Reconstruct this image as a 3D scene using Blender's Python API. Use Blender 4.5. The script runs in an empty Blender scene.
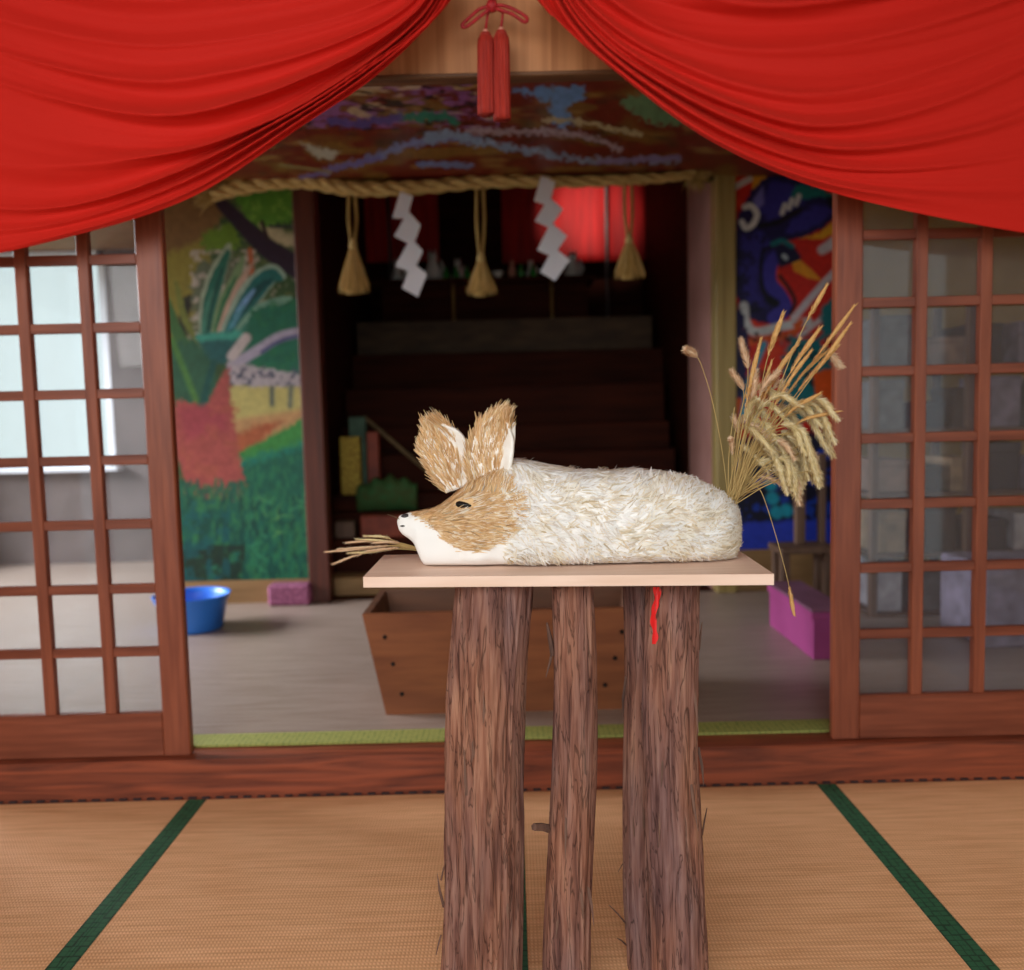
import bpy, math, random
import numpy as np
from mathutils import Vector, Matrix, noise
from mathutils.bvhtree import BVHTree
random.seed(7); rng = np.random.default_rng(7)
sc = bpy.context.scene; COL = sc.collection
PI = math.pi
# ------------------------------------------------------------------ camera
F = 850.0; CX, CY = 512.0, 485.0; H = 1.08
PITCH = math.atan(68/F); ROLL = math.radians(1.4)
cam_d = bpy.data.cameras.new('camera'); cam = bpy.data.objects.new('camera', cam_d); COL.objects.link(cam)
RM = Matrix.Rotation(PI/2-PITCH, 3, 'X') @ Matrix.Rotation(-ROLL, 3, 'Z')
cam.matrix_world = Matrix.Translation((0, 0, H)) @ RM.to_4x4()
cam_d.sensor_fit = 'HORIZONTAL'; cam_d.sensor_width = 36; cam_d.lens = F/1024*36
cam_d.dof.use_dof = True; cam_d.dof.focus_distance = 1.56; cam_d.dof.aperture_fstop = 2.2
cam_d.clip_start = .05
sc.camera = cam
RI = RM.transposed()
def ray(px, py): return RM @ Vector(((px-CX)/F, -(py-CY)/F, -1))
def at(px, py, Y):
    d = ray(px, py); t = Y/d.y; return Vector((d.x*t, Y, H+d.z*t))
def fl(px, py, z):
    d = ray(px, py); t = (z-H)/d.z; return Vector((d.x*t, d.y*t, z))
def proj(p):
    q = RI @ (Vector(p)-Vector((0, 0, H))); return (CX+F*q.x/-q.z, CY-F*q.y/-q.z)
def projn(P):
    Q = (P-np.array([0, 0, H])) @ np.array(RM)
    return CX+F*Q[:, 0]/-Q[:, 2], CY-F*Q[:, 1]/-Q[:, 2]
# ------------------------------------------------------------------ colour and materials
def lin(c):
    return tuple(((v/255)/12.92 if v/255 <= .04045 else ((v/255+.055)/1.055)**2.4) for v in c[:3])
def rgba(c): return (*lin(c), 1)
def newmat(name):
    m = bpy.data.materials.new(name); m.use_nodes = True; nt = m.node_tree
    return m, nt, nt.nodes['Principled BSDF']
def N(nt, t, **kw):
    n = nt.nodes.new(t)
    for k, v in kw.items():
        if k.startswith('i_'): n.inputs[int(k[2:]) if k[2:].isdigit() else k[2:].replace('_', ' ')].default_value = v
        else: setattr(n, k, v)
    return n
def mat(name, c1, c2=None, rough=.6, scale=(8, 8, 8), bump=0, detail=5, dist=0, nscale=1, metal=0, spec=.5, ramp=(.3, .7), c3=None, bscale=None, sheen=0):
    m, nt, b = newmat(name); L = nt.links
    b.inputs['Roughness'].default_value = rough; b.inputs['Metallic'].default_value = metal
    b.inputs['Specular IOR Level'].default_value = spec
    if c2 is None: c2 = tuple(v*.85 for v in c1)
    tc = N(nt, 'ShaderNodeTexCoord'); mp = N(nt, 'ShaderNodeMapping'); mp.inputs['Scale'].default_value = scale
    L.new(tc.outputs['Object'], mp.inputs[0])
    nz = N(nt, 'ShaderNodeTexNoise'); nz.inputs['Scale'].default_value = nscale; nz.inputs['Detail'].default_value = detail; nz.inputs['Distortion'].default_value = dist
    L.new(mp.outputs[0], nz.inputs['Vector'])
    cr = N(nt, 'ShaderNodeValToRGB'); cr.color_ramp.elements[0].position = ramp[0]; cr.color_ramp.elements[1].position = ramp[1]
    cr.color_ramp.elements[0].color = rgba(c2); cr.color_ramp.elements[1].color = rgba(c1)
    if c3:
        e = cr.color_ramp.elements.new((ramp[0]+ramp[1])/2); e.color = rgba(c3)
    L.new(nz.outputs['Fac'], cr.inputs[0]); L.new(cr.outputs[0], b.inputs['Base Color'])
    if bump:
        bp = N(nt, 'ShaderNodeBump'); bp.inputs['Strength'].default_value = bump; bp.inputs['Distance'].default_value = .01
        L.new(nz.outputs['Fac'], bp.inputs['Height']); L.new(bp.outputs[0], b.inputs['Normal'])
    return m
def vcmat(name, rough=.7, spec=.3, gain=1.0, trans=0):
    m, nt, b = newmat(name); a = N(nt, 'ShaderNodeAttribute', attribute_name='Col')
    b.inputs['Roughness'].default_value = rough; b.inputs['Specular IOR Level'].default_value = spec
    nt.links.new(a.outputs['Color'], b.inputs['Base Color'])
    nz = N(nt, 'ShaderNodeTexNoise'); nz.inputs['Scale'].default_value = 300
    bp = N(nt, 'ShaderNodeBump'); bp.inputs['Strength'].default_value = .15; bp.inputs['Distance'].default_value = .002
    nt.links.new(nz.outputs['Fac'], bp.inputs['Height']); nt.links.new(bp.outputs[0], b.inputs['Normal'])
    return m
M = {}
M['door'] = mat('door_wood', (150, 80, 54), (116, 54, 34), .42, (60, 60, 4), .1)
M['doorh'] = mat('door_wood_rail', (142, 74, 50), (105, 47, 28), .42, (4, 60, 60), .1)
M['beam'] = mat('beam_wood', (152, 74, 46), (96, 42, 26), .5, (2.2, 30, 30), .15, dist=1.5, ramp=(.3, .65))
M['header'] = mat('header_wood', (208, 144, 92), (172, 110, 62), .55, (32, 32, 1.2), .1, dist=.6)
M['darktrim'] = mat('dark_trim_wood', (120, 80, 48), (80, 52, 30), .6, (3, 30, 30), .1)
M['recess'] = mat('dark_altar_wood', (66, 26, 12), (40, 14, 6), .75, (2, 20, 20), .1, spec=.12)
M['recessgrey'] = mat('grey_altar_panel', (84, 64, 44), (60, 44, 30), .8, (6, 20, 20), .1)
M['postbrown'] = mat('brown_post_wood', (100, 46, 30), (70, 30, 18), .5, (30, 30, 2), .1)
M['olive'] = mat('olive_post_wood', (172, 150, 92), (140, 118, 66), .5, (40, 40, 1.5), .1)
M['pinkwall'] = mat('pinkish_side_wall', (186, 138, 128), (164, 116, 106), .8, (3, 3, 3), .05)
M['wall'] = mat('ochre_plaster', (190, 160, 100), (168, 140, 84), .9, (5, 5, 5), .1)
M['greywall'] = mat('grey_green_plaster', (112, 100, 98), (90, 80, 78), .9, (5, 5, 5), .1)
M['board'] = mat('pine_board', (240, 210, 192), (226, 192, 170), .5, (3, 45, 45), .05)
M['box'] = mat('offering_box_wood', (148, 88, 52), (112, 60, 34), .45, (3, 20, 20), .1)
M['boxin'] = mat('offering_box_inner_wood', (120, 76, 50), (92, 56, 36), .6, (3, 20, 20), .1)
M['nail'] = mat('iron_nail', (46, 40, 38), (30, 26, 24), .5, metal=.6)
M['ledge'] = mat('beige_skirting', (168, 132, 86), (138, 104, 64), .6, (3, 20, 20), .1)
M['straw'] = mat('rice_straw_rope', (226, 200, 134), (170, 138, 76), .75, (14, 90, 90), .5)
M['strawv'] = mat('rice_straw_tassel', (204, 172, 100), (140, 108, 52), .75, (260, 260, 9), .5)
M['paper'] = mat('white_paper', (238, 240, 248), (228, 230, 240), .7, (5, 5, 5))
M['redcord'] = mat('red_cord', (190, 26, 34), (140, 12, 20), .6, (160, 160, 20), .4)
M['tassel'] = mat('red_tassel_thread', (196, 48, 26), (140, 22, 10), .6, (420, 420, 6), .6)
M['bead'] = mat('pale_bead', (226, 150, 128), (206, 120, 100), .4)
M['blueplastic'] = mat('blue_plastic', (58, 136, 240), (50, 124, 228), .35, (3, 3, 3))
M['magenta'] = mat('magenta_plastic', (176, 76, 140), (152, 60, 118), .4, (4, 4, 4))
M['magentagrey'] = mat('dull_mauve_plastic', (136, 92, 116), (112, 74, 96), .5)
M['pinkcloth'] = mat('pink_patterned_cloth', (176, 104, 138), (112, 52, 84), .8, (60, 60, 60), .2)
M['plaster'] = mat('white_plaster', (250, 247, 242), (236, 228, 218), .75, (30, 30, 30), .25)
M['eye'] = mat('black_eye', (22, 24, 24), (14, 14, 14), .25)
M['nose'] = mat('dark_grey_nose', (66, 62, 64), (44, 40, 42), .6)
M['redcloth'] = mat('red_altar_cloth', (206, 20, 20), (150, 8, 10), .7, (20, 20, 2), .2)
M['porcelain'] = mat('white_porcelain', (226, 226, 222), (206, 206, 202), .3)
M['greenglass'] = mat('green_bottle', (40, 130, 50), (24, 96, 34), .2)
M['poleg'] = mat('pale_grey_pole', (120, 112, 112), (90, 84, 84), .5)
M['brass'] = mat('dull_brass', (150, 116, 60), (110, 84, 40), .4, metal=.6)
M['green'] = mat('green_cloth', (44, 96, 48), (60, 70, 24), .8, (22, 22, 22), .2)
M['yellow'] = mat('yellow_patterned_paper', (196, 168, 62), (150, 118, 34), .7, (70, 70, 70), .1, ramp=(.42, .58))
M['redbox'] = mat('red_brown_box', (150, 62, 36), (110, 40, 22), .6, (10, 10, 10), .1)
M['stick'] = mat('pale_stick', (128, 106, 70), (96, 76, 48), .7, (20, 20, 20), .1)
M['teal'] = mat('pale_green_carton', (84, 112, 92), (60, 86, 70), .7, (20, 20, 20), .1)
M['clutter_wood'] = mat('rack_wood', (112, 84, 66), (84, 60, 46), .6, (20, 20, 3), .1)
M['ceil'] = mat('ceiling_wood', (150, 110, 76), (122, 86, 58), .7, (3, 20, 20), .1)
M['ground'] = mat('pale_gravel', (190, 194, 180), (160, 168, 150), .9, (20, 20, 20), .3)
# glass of the lattice doors: clear, dusty, faintly reflecting
def glass():
    m, nt, b = newmat('dusty_window_glass'); L = nt.links; nt.nodes.remove(b); out = nt.nodes['Material Output']
    tr = N(nt, 'ShaderNodeBsdfTransparent'); tr.inputs[0].default_value = (.93, .95, .95, 1)
    gl = N(nt, 'ShaderNodeBsdfGlossy'); gl.inputs['Roughness'].default_value = .03
    df = N(nt, 'ShaderNodeBsdfDiffuse'); df.inputs[0].default_value = rgba((182, 172, 184))
    nz = N(nt, 'ShaderNodeTexNoise'); nz.inputs['Scale'].default_value = 6; nz.inputs['Detail'].default_value = 6
    mr = N(nt, 'ShaderNodeMapRange'); mr.inputs[3].default_value = .03; mr.inputs[4].default_value = .09
    L.new(nz.outputs['Fac'], mr.inputs[0])
    m1 = N(nt, 'ShaderNodeMixShader'); L.new(mr.outputs[0], m1.inputs[0]); L.new(tr.outputs[0], m1.inputs[1]); L.new(df.outputs[0], m1.inputs[2])
    lw = N(nt, 'ShaderNodeLayerWeight'); pw = N(nt, 'ShaderNodeMath', operation='POWER'); pw.inputs[1].default_value = 4; L.new(lw.outputs['Facing'], pw.inputs[0]); fr = N(nt, 'ShaderNodeMath', operation='MULTIPLY_ADD'); L.new(pw.outputs[0], fr.inputs[0]); fr.inputs[1].default_value = .6; fr.inputs[2].default_value = .025
    m2 = N(nt, 'ShaderNodeMixShader'); L.new(fr.outputs[0], m2.inputs[0]); L.new(m1.outputs[0], m2.inputs[1]); L.new(gl.outputs[0], m2.inputs[2])
    L.new(m2.outputs[0], out.inputs[0]); return m
M['glass'] = glass()
def curtain_mat():
    m, nt, b = newmat('red_crepe_cloth'); L = nt.links
    b.inputs['Base Color'].default_value = rgba((206, 34, 24)); b.inputs['Roughness'].default_value = .75
    b.inputs['Sheen Weight'].default_value = .25; b.inputs['Sheen Tint'].default_value = rgba((255, 90, 70)); b.inputs['Specular IOR Level'].default_value = .2
    nz = N(nt, 'ShaderNodeTexNoise'); nz.inputs['Scale'].default_value = 260; nz.inputs['Detail'].default_value = 3
    bp = N(nt, 'ShaderNodeBump'); bp.inputs['Strength'].default_value = .35; bp.inputs['Distance'].default_value = .002
    L.new(nz.outputs['Fac'], bp.inputs['Height']); L.new(bp.outputs[0], b.inputs['Normal']); return m
M['curtain'] = curtain_mat()
def tatami_mat_mat(name, ca, cb, rough, rib=190, axis='Y'):
    m, nt, b = newmat(name); L = nt.links; b.inputs['Roughness'].default_value = rough
    tc = N(nt, 'ShaderNodeTexCoord')
    w1 = N(nt, 'ShaderNodeTexWave', bands_direction=axis); w1.inputs['Scale'].default_value = rib/6.28; w1.inputs['Distortion'].default_value = .3
    w2 = N(nt, 'ShaderNodeTexWave', bands_direction='X' if axis == 'Y' else 'Y'); w2.inputs['Scale'].default_value = 64/1.0/6.28*4; w2.inputs['Distortion'].default_value = .2
    mp = N(nt, 'ShaderNodeMapping'); mp.inputs['Scale'].default_value = (2, 30, 2)
    nz = N(nt, 'ShaderNodeTexNoise'); nz.inputs['Scale'].default_value = 2.5; nz.inputs['Detail'].default_value = 8
    L.new(tc.outputs['Object'], w1.inputs[0]); L.new(tc.outputs['Object'], w2.inputs[0]); L.new(tc.outputs['Object'], mp.inputs[0]); L.new(mp.outputs[0], nz.inputs[0])
    a = N(nt, 'ShaderNodeMath', operation='MULTIPLY'); L.new(w1.outputs['Fac'], a.inputs[0]); L.new(w2.outputs['Fac'], a.inputs[1])
    s = N(nt, 'ShaderNodeMath', operation='MULTIPLY_ADD'); L.new(a.outputs[0], s.inputs[0]); s.inputs[1].default_value = .35; L.new(nz.outputs['Fac'], s.inputs[2])
    cr = N(nt, 'ShaderNodeValToRGB'); cr.color_ramp.elements[0].position = .35; cr.color_ramp.elements[1].position = .85
    cr.color_ramp.elements[0].color = rgba(cb); cr.color_ramp.elements[1].color = rgba(ca)
    L.new(s.outputs[0], cr.inputs[0]); L.new(cr.outputs[0], b.inputs['Base Color'])
    bp = N(nt, 'ShaderNodeBump'); bp.inputs['Strength'].default_value = .3; bp.inputs['Distance'].default_value = .003
    L.new(a.outputs[0], bp.inputs['Height']); L.new(bp.outputs[0], b.inputs['Normal']); return m
M['tatami'] = tatami_mat_mat('tan_tatami', (240, 186, 140), (208, 152, 106), .6)
M['rush'] = tatami_mat_mat('grey_rush_matting', (174, 156, 146), (142, 122, 108), .33)
def heri(name, c1, c2, s):
    m, nt, b = newmat(name); L = nt.links; b.inputs['Roughness'].default_value = .7
    tc = N(nt, 'ShaderNodeTexCoord'); v = N(nt, 'ShaderNodeTexVoronoi', distance='CHEBYCHEV'); v.inputs['Scale'].default_value = s; v.inputs['Randomness'].default_value = .2
    cr = N(nt, 'ShaderNodeValToRGB'); cr.color_ramp.elements[0].position = .35; cr.color_ramp.elements[1].position = .5
    cr.color_ramp.elements[0].color = rgba(c1); cr.color_ramp.elements[1].color = rgba(c2)
    L.new(tc.outputs['Object'], v.inputs['Vector']); L.new(v.outputs['Distance'], cr.inputs[0]); L.new(cr.outputs[0], b.inputs['Base Color']); return m
M['heri'] = heri('green_brocade_edging', (44, 96, 66), (14, 48, 32), 60)
M['heri2'] = heri('yellow_green_edging', (160, 160, 84), (112, 128, 60), 60)
def bark():
    m, nt, b = newmat('cedar_bark'); L = nt.links; b.inputs['Roughness'].default_value = .85; b.inputs['Specular IOR Level'].default_value = .2
    tc = N(nt, 'ShaderNodeTexCoord')
    def noi(sx, sz, det, d=0):
        mp = N(nt, 'ShaderNodeMapping'); mp.inputs['Scale'].default_value = (sx, sx, sz); L.new(tc.outputs['Object'], mp.inputs[0])
        z = N(nt, 'ShaderNodeTexNoise'); z.inputs['Scale'].default_value = 1; z.inputs['Detail'].default_value = det; z.inputs['Distortion'].default_value = d; L.new(mp.outputs[0], z.inputs[0]); return z
    a = noi(75, 6, 9, .9); c = noi(14, 3, 5); kk = noi(42, 4.5, 3, 1.5)
    cr = N(nt, 'ShaderNodeValToRGB'); e = cr.color_ramp.elements; e[0].position = .34; e[0].color = rgba((106, 76, 70)); e[1].position = .68; e[1].color = rgba((170, 138, 126))
    x = e.new(.45); x.color = rgba((138, 102, 92)); x = e.new(.56); x.color = rgba((154, 120, 110))
    L.new(a.outputs['Fac'], cr.inputs[0])
    cr2 = N(nt, 'ShaderNodeValToRGB'); e = cr2.color_ramp.elements; e[0].position = .35; e[0].color = rgba((196, 188, 198)); e[1].position = .65; e[1].color = rgba((255, 226, 196))
    L.new(c.outputs['Fac'], cr2.inputs[0])
    mx = N(nt, 'ShaderNodeMix', data_type='RGBA', blend_type='MULTIPLY'); mx.inputs['Factor'].default_value = .85
    L.new(cr.outputs[0], mx.inputs['A']); L.new(cr2.outputs[0], mx.inputs['B']); sb = N(nt, 'ShaderNodeMath', operation='SUBTRACT'); sb.inputs[1].default_value = .5; L.new(kk.outputs['Fac'], sb.inputs[0])
    ab = N(nt, 'ShaderNodeMath', operation='ABSOLUTE'); L.new(sb.outputs[0], ab.inputs[0])
    mr = N(nt, 'ShaderNodeMapRange'); mr.inputs[1].default_value = 0; mr.inputs[2].default_value = .022; mr.inputs[3].default_value = .42; mr.inputs[4].default_value = 1; L.new(ab.outputs[0], mr.inputs[0])
    m3 = N(nt, 'ShaderNodeMix', data_type='RGBA', blend_type='MULTIPLY'); m3.inputs['Factor'].default_value = 1
    L.new(mx.outputs['Result'], m3.inputs['A']); L.new(mr.outputs[0], m3.inputs['B']); L.new(m3.outputs['Result'], b.inputs['Base Color'])
    hs = N(nt, 'ShaderNodeMath', operation='ADD'); L.new(a.outputs['Fac'], hs.inputs[0]); L.new(mr.outputs[0], hs.inputs[1])
    bp = N(nt, 'ShaderNodeBump'); bp.inputs['Strength'].default_value = .7; bp.inputs['Distance'].default_value = .003
    L.new(hs.outputs[0], bp.inputs['Height']); L.new(bp.outputs[0], b.inputs['Normal']); return m
M['bark'] = bark()
M['redpaint'] = mat('red_spray_paint', (240, 40, 40), (220, 24, 28), .5)
M['cutwood'] = mat('dry_bark_strip', (124, 90, 74), (76, 52, 44), .8, (60, 60, 10), .3)
M['plasterpaint'] = vcmat('painted_plaster', .75, .2)
def blade_mat():
    m = vcmat('straw_blades', .6, .3); nt = m.node_tree; L = nt.links; out = nt.nodes['Material Output']; b = nt.nodes['Principled BSDF']; a = [n for n in nt.nodes if n.type == 'ATTRIBUTE'][0]
    t = N(nt, 'ShaderNodeBsdfTranslucent'); L.new(a.outputs['Color'], t.inputs[0]); mx = N(nt, 'ShaderNodeMixShader'); mx.inputs[0].default_value = .3
    L.new(b.outputs[0], mx.inputs[1]); L.new(t.outputs[0], mx.inputs[2]); L.new(mx.outputs[0], out.inputs[0]); return m
M['blades'] = blade_mat()
M['painted'] = vcmat('painted_panel', .45, .4)
M['hangdark'] = mat('dark_cloth', (52, 44, 50), (36, 30, 34), .8)

# ------------------------------------------------------------------ mesh builder
class MB:
    def __init__(s): s.v = []; s.f = []; s.c = []; s.mi = []
    def add(s, vs, fs, col=None, mi=0):
        o = len(s.v); s.v += [tuple(p) for p in vs]; s.f += [tuple(i+o for i in f) for f in fs]; s.mi += [mi]*len(fs)
        if col is not None: s.c += [col]*len(vs)
    def box(s, a, b, bev=0, mi=0, M_=None):
        x0, y0, z0 = a; x1, y1, z1 = b
        if x0 > x1: x0, x1 = x1, x0
        if y0 > y1: y0, y1 = y1, y0
        if z0 > z1: z0, z1 = z1, z0
        if bev <= 0:
            vs = [(x, y, z) for z in (z0, z1) for y in (y0, y1) for x in (x0, x1)]
            fs = [(0, 2, 3, 1), (4, 5, 7, 6), (0, 1, 5, 4), (2, 6, 7, 3), (0, 4, 6, 2), (1, 3, 7, 5)]
        else:
            e = min(bev, (x1-x0)/2.01, (y1-y0)/2.01, (z1-z0)/2.01)
            vs = []; idx = {}
            for k, z in enumerate((z0, z1)):
                for j, y in enumerate((y0, y1)):
                    for i, x in enumerate((x0, x1)):
                        sx, sy, sz = (1, -1)[i], (1, -1)[j], (1, -1)[k]
                        for ax in range(3):
                            p = [x+sx*e, y+sy*e, z+sz*e]; p[ax] = (x, y, z)[ax]
                            idx[(i, j, k, ax)] = len(vs); vs.append(tuple(p))
            fs = []
            g = lambda i, j, k, a_: idx[(i, j, k, a_)]
            for s_ in (0, 1):
                q = [g(s_, 0, 0, 0), g(s_, 1, 0, 0), g(s_, 1, 1, 0), g(s_, 0, 1, 0)]; fs.append(q if s_ else q[::-1])
                q = [g(0, s_, 0, 1), g(1, s_, 0, 1), g(1, s_, 1, 1), g(0, s_, 1, 1)]; fs.append(q[::-1] if s_ else q)
                q = [g(0, 0, s_, 2), g(1, 0, s_, 2), g(1, 1, s_, 2), g(0, 1, s_, 2)]; fs.append(q if s_ else q[::-1])
            for j in (0, 1):
                for k in (0, 1):
                    fs.append([g(0, j, k, 1), g(1, j, k, 1), g(1, j, k, 2), g(0, j, k, 2)])
                    fs.append([g(j, 0, k, 0), g(j, 1, k, 0), g(j, 1, k, 2), g(j, 0, k, 2)])
                    fs.append([g(j, k, 0, 0), g(j, k, 1, 0), g(j, k, 1, 1), g(j, k, 0, 1)])
                    for i in (0, 1): fs.append([g(i, j, k, 0), g(i, j, k, 1), g(i, j, k, 2)])
        if M_: vs = [M_ @ Vector(p) for p in vs]
        s.add(vs, fs, mi=mi); return s
    def hexa(s, b4, t4, mi=0):      # bottom loop, top loop
        s.add(list(b4)+list(t4), [(3, 2, 1, 0), (4, 5, 6, 7), (0, 1, 5, 4), (1, 2, 6, 5), (2, 3, 7, 6), (3, 0, 4, 7)], mi=mi); return s
    def tube(s, pts, r, n=8, col=None, squash=1.0, cap=True, mi=0):
        pts = [Vector(p) for p in pts]; rs = r if hasattr(r, '__len__') else [r]*len(pts)
        vs = []; up = Vector((0, 0, 1)); pu = None
        for i, p in enumerate(pts):
            t = (pts[min(i+1, len(pts)-1)]-pts[max(i-1, 0)]).normalized()
            if pu is None:
                a = up if abs(t.z) < .9 else Vector((0, 1, 0)); u = t.cross(a).normalized()
            else:
                u = (pu-t*pu.dot(t)).normalized()
            w = t.cross(u); pu = u
            for k in range(n):
                q = 2*PI*k/n; vs.append(p+(u*math.cos(q)+w*math.sin(q)*squash)*rs[i])
        fs = [(i*n+k, i*n+(k+1) % n, (i+1)*n+(k+1) % n, (i+1)*n+k) for i in range(len(pts)-1) for k in range(n)]
        if cap: fs += [tuple(range(n))[::-1], tuple((len(pts)-1)*n+k for k in range(n))]
        s.add(vs, fs, col, mi); return s
    def lathe(s, prof, c=(0, 0, 0), n=24, sx=1, sy=1, mi=0, col=None):
        vs = [(c[0]+r*math.cos(2*PI*k/n)*sx, c[1]+r*math.sin(2*PI*k/n)*sy, c[2]+z) for r, z in prof for k in range(n)]
        fs = [(i*n+k, i*n+(k+1) % n, (i+1)*n+(k+1) % n, (i+1)*n+k) for i in range(len(prof)-1) for k in range(n)]
        s.add(vs, fs, col, mi); return s
    def grid(s, P, closed=False):
        nu = len(P); nv = len(P[0]); o = len(s.v)
        for r in P: s.v += [tuple(p) for p in r]
        for i in range(nu-1):
            for j in range(nv if closed else nv-1):
                s.f.append((o+i*nv+j, o+i*nv+(j+1) % nv, o+(i+1)*nv+(j+1) % nv, o+(i+1)*nv+j)); s.mi.append(0)
        return s
    def blade(s, p, d, nrm, L, w, col, bend=0.0):
        d = d.normalized(); side = d.cross(nrm)
        if side.length < 1e-5: side = d.cross(Vector((.3, .5, .8)))
        side.normalize(); q = p+d*L*.55+nrm*bend*L*.4; e = p+d*L+nrm*bend*L
        s.add([p-side*w*.5, p+side*w*.5, q+side*w*.5, q-side*w*.5, e+side*w*.12, e-side*w*.12], [(0, 1, 2, 3), (3, 2, 4, 5)], col)
    def build(s, name, m, parent=None, smooth=False, origin=None):
        me = bpy.data.meshes.new(name)
        off = Vector(origin) if origin is not None else Vector((0, 0, 0))
        me.from_pydata([tuple(Vector(p)-off) for p in s.v], [], s.f)
        for k in (m if isinstance(m, (list, tuple)) else [m]): me.materials.append(k)
        if any(s.mi):
            me.polygons.foreach_set('material_index', s.mi)
        if s.c and len(s.c) == len(s.v):
            a = me.color_attributes.new('Col', 'FLOAT_COLOR', 'POINT')
            a.data.foreach_set('color', np.array([(*c[:3], 1) for c in s.c], dtype=np.float32).ravel())
        if smooth: me.polygons.foreach_set('use_smooth', [True]*len(me.polygons))
        me.update(); o = bpy.data.objects.new(name, me); COL.objects.link(o)
        if parent is not None:
            o.parent = parent; o.location = off-world_loc(parent)
        else: o.location = off
        return o
def world_loc(o):
    p = Vector(o.location)
    while o.parent is not None: o = o.parent; p += Vector(o.location)
    return p
def cen(mb):
    v = np.array(mb.v); lo = v.min(0); hi = v.max(0); return ((lo[0]+hi[0])/2, (lo[1]+hi[1])/2, lo[2])
def tag(o, label, cat, group=None, kind=None):
    o['label'] = label; o['category'] = cat
    if group: o['group'] = group
    if kind: o['kind'] = kind
    return o
def thing(name, label, cat, loc, group=None):
    o = bpy.data.objects.new(name, None); COL.objects.link(o); o.location = loc; o.empty_display_size = .05
    return tag(o, label, cat, group)
def single(name, mb, m, label, cat, group=None, smooth=False):
    return tag(mb.build(name, m, None, smooth, cen(mb)), label, cat, group)
def struct(name, mb, m, parent=None, smooth=False):
    o = mb.build(name, m, parent, smooth, cen(mb))
    if parent is None: o['kind'] = 'structure'
    return o
def crom(P, n):
    P = [Vector(p) for p in P]; out = []; k = len(P)-1
    for i in range(n):
        t = i/(n-1)*k; j = min(int(t), k-1); f = t-j
        p0 = P[max(j-1, 0)] if j else 2*P[0]-P[1]; p1 = P[j]; p2 = P[j+1]; p3 = P[j+2] if j+2 <= k else 2*P[k]-P[k-1]
        out.append(.5*((2*p1)+(p2-p0)*f+(2*p0-5*p1+4*p2-p3)*f*f+(3*p1-p0-3*p2+p3)*f**3))
    return out

# ------------------------------------------------------------------ room dimensions
YB = fl(512, 790, 0).y            # front face of the sill beam
ZS = at(512, 753, YB).z           # top of the beam
FZ = ZS+.008                      # inner floor
YD = YB+.05                       # door plane
YW = fl(300, 601, FZ).y           # altar wall
HZ = at(512, 83, YD+.04).z        # header bottom
CZ = at(470, 184, YW-.02).z       # painted ceiling height
XL = -3.9; YK = 6.0; XP = at(150, 400, YW).x
print('YB %.3f ZS %.3f YW %.3f HZ %.3f CZ %.3f XL %.3f' % (YB, ZS, YW, HZ, CZ, XL))
XR = 2.9
# front room
struct('floor', MB().box((-3, -1.2, -.06), (3, YB+.2, -.03)), M['ceil'])
b = MB().box((-3.0, -1.0, 2.75), (3.0, YD, 2.8)); struct('ceiling', b, M['ceil'])
struct('wall_left', MB().box((-3.06, -1.0, -.03), (-3.0, 2.6, 2.8)), M['wall'])
struct('wall_right', MB().box((3.0, -1.0, -.03), (3.06, 2.6, 2.8)), M['wall'])
# sill beam, header, side walls beyond the doors
b = MB(); b.box((-3, YB, -.03), (3, YB+.115, ZS), .006); struct('trim_1', b, M['beam'])
b = MB().box((-3, YD+.005, HZ+.012), (3, YD+.04, 2.75)); struct('wall_header', b, M['header'])
b = MB().box((-3, YD-.01, HZ), (3, YD+.045, HZ+.012), .003); struct('trim_2', b, M['darktrim'])
xa = at(192, 740, YD).x; xb = at(831, 730, YD).x
# little dark-and-pale edging strip along the beam foot
b = MB()
for i in range(90):
    x = -1.8+i*.04; b.box((x, YB-.008, 0.0), (x+.022, YB-.001, .004))
struct('trim_3', b, M['hangdark'])
# inner room shell
struct('wall_back_left', MB().box((XP, YW, ZS-.1), (at(303, 400, YW).x, YW+.05, 2.75)), M['greywall'])
struct('wall_back_right', MB().box((at(733, 300, YW).x, YW, ZS-.1), (XR, YW+.05, 2.75)), M['wall'])
struct('wall_inner_right', MB().box((XR, YD, ZS-.1), (XR+.06, YW, 2.75)), M['wall'])
# the inner room runs deeper at the left: rear wall with a wide window, side wall with an opening to the courtyard
struct('wall_return', MB().box((XP, YW+.05, ZS-.1), (XP+.05, YK, 2.75)), M['greywall'])
wx1 = at(112, 400, YK).x; wx0 = XL+.08; wz0 = at(112, 466, YK).z; wz1 = at(112, 250, YK).z
b = MB(); b.box((XL, YK, ZS-.1), (XP+.05, YK+.06, wz0)); b.box((XL, YK, wz1), (XP+.05, YK+.06, 2.75))
b.box((XL, YK, wz0), (wx0, YK+.06, wz1)); b.box((wx1, YK, wz0), (XP+.05, YK+.06, wz1)); struct('wall_window', b, M['greywall'])
b = MB()
for x in (wx0, wx0+(wx1-wx0)*.12, wx1-.05): b.box((x, YK+.01, wz0), (x+.05, YK+.05, wz1))
b.box((wx0, YK+.01, wz0), (wx1, YK+.05, wz0+.03)); b.box((wx0, YK+.01, wz1-.03), (wx1, YK+.05, wz1))
struct('trim_6', MB().box((wx0, YK-.1, wz0-.03), (wx1+.05, YK, wz0), .004), M['paper'])
w1 = struct('window_1', b, M['paper'])
g = MB().box((wx0+.05, YK+.028, wz0+.03), (wx1-.05, YK+.032, wz1-.03)); struct('window_pane', g, M['glass'], w1)
sy0, sy1, sz0, sz1 = 2.9, 5.7, .45, 2.1
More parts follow.
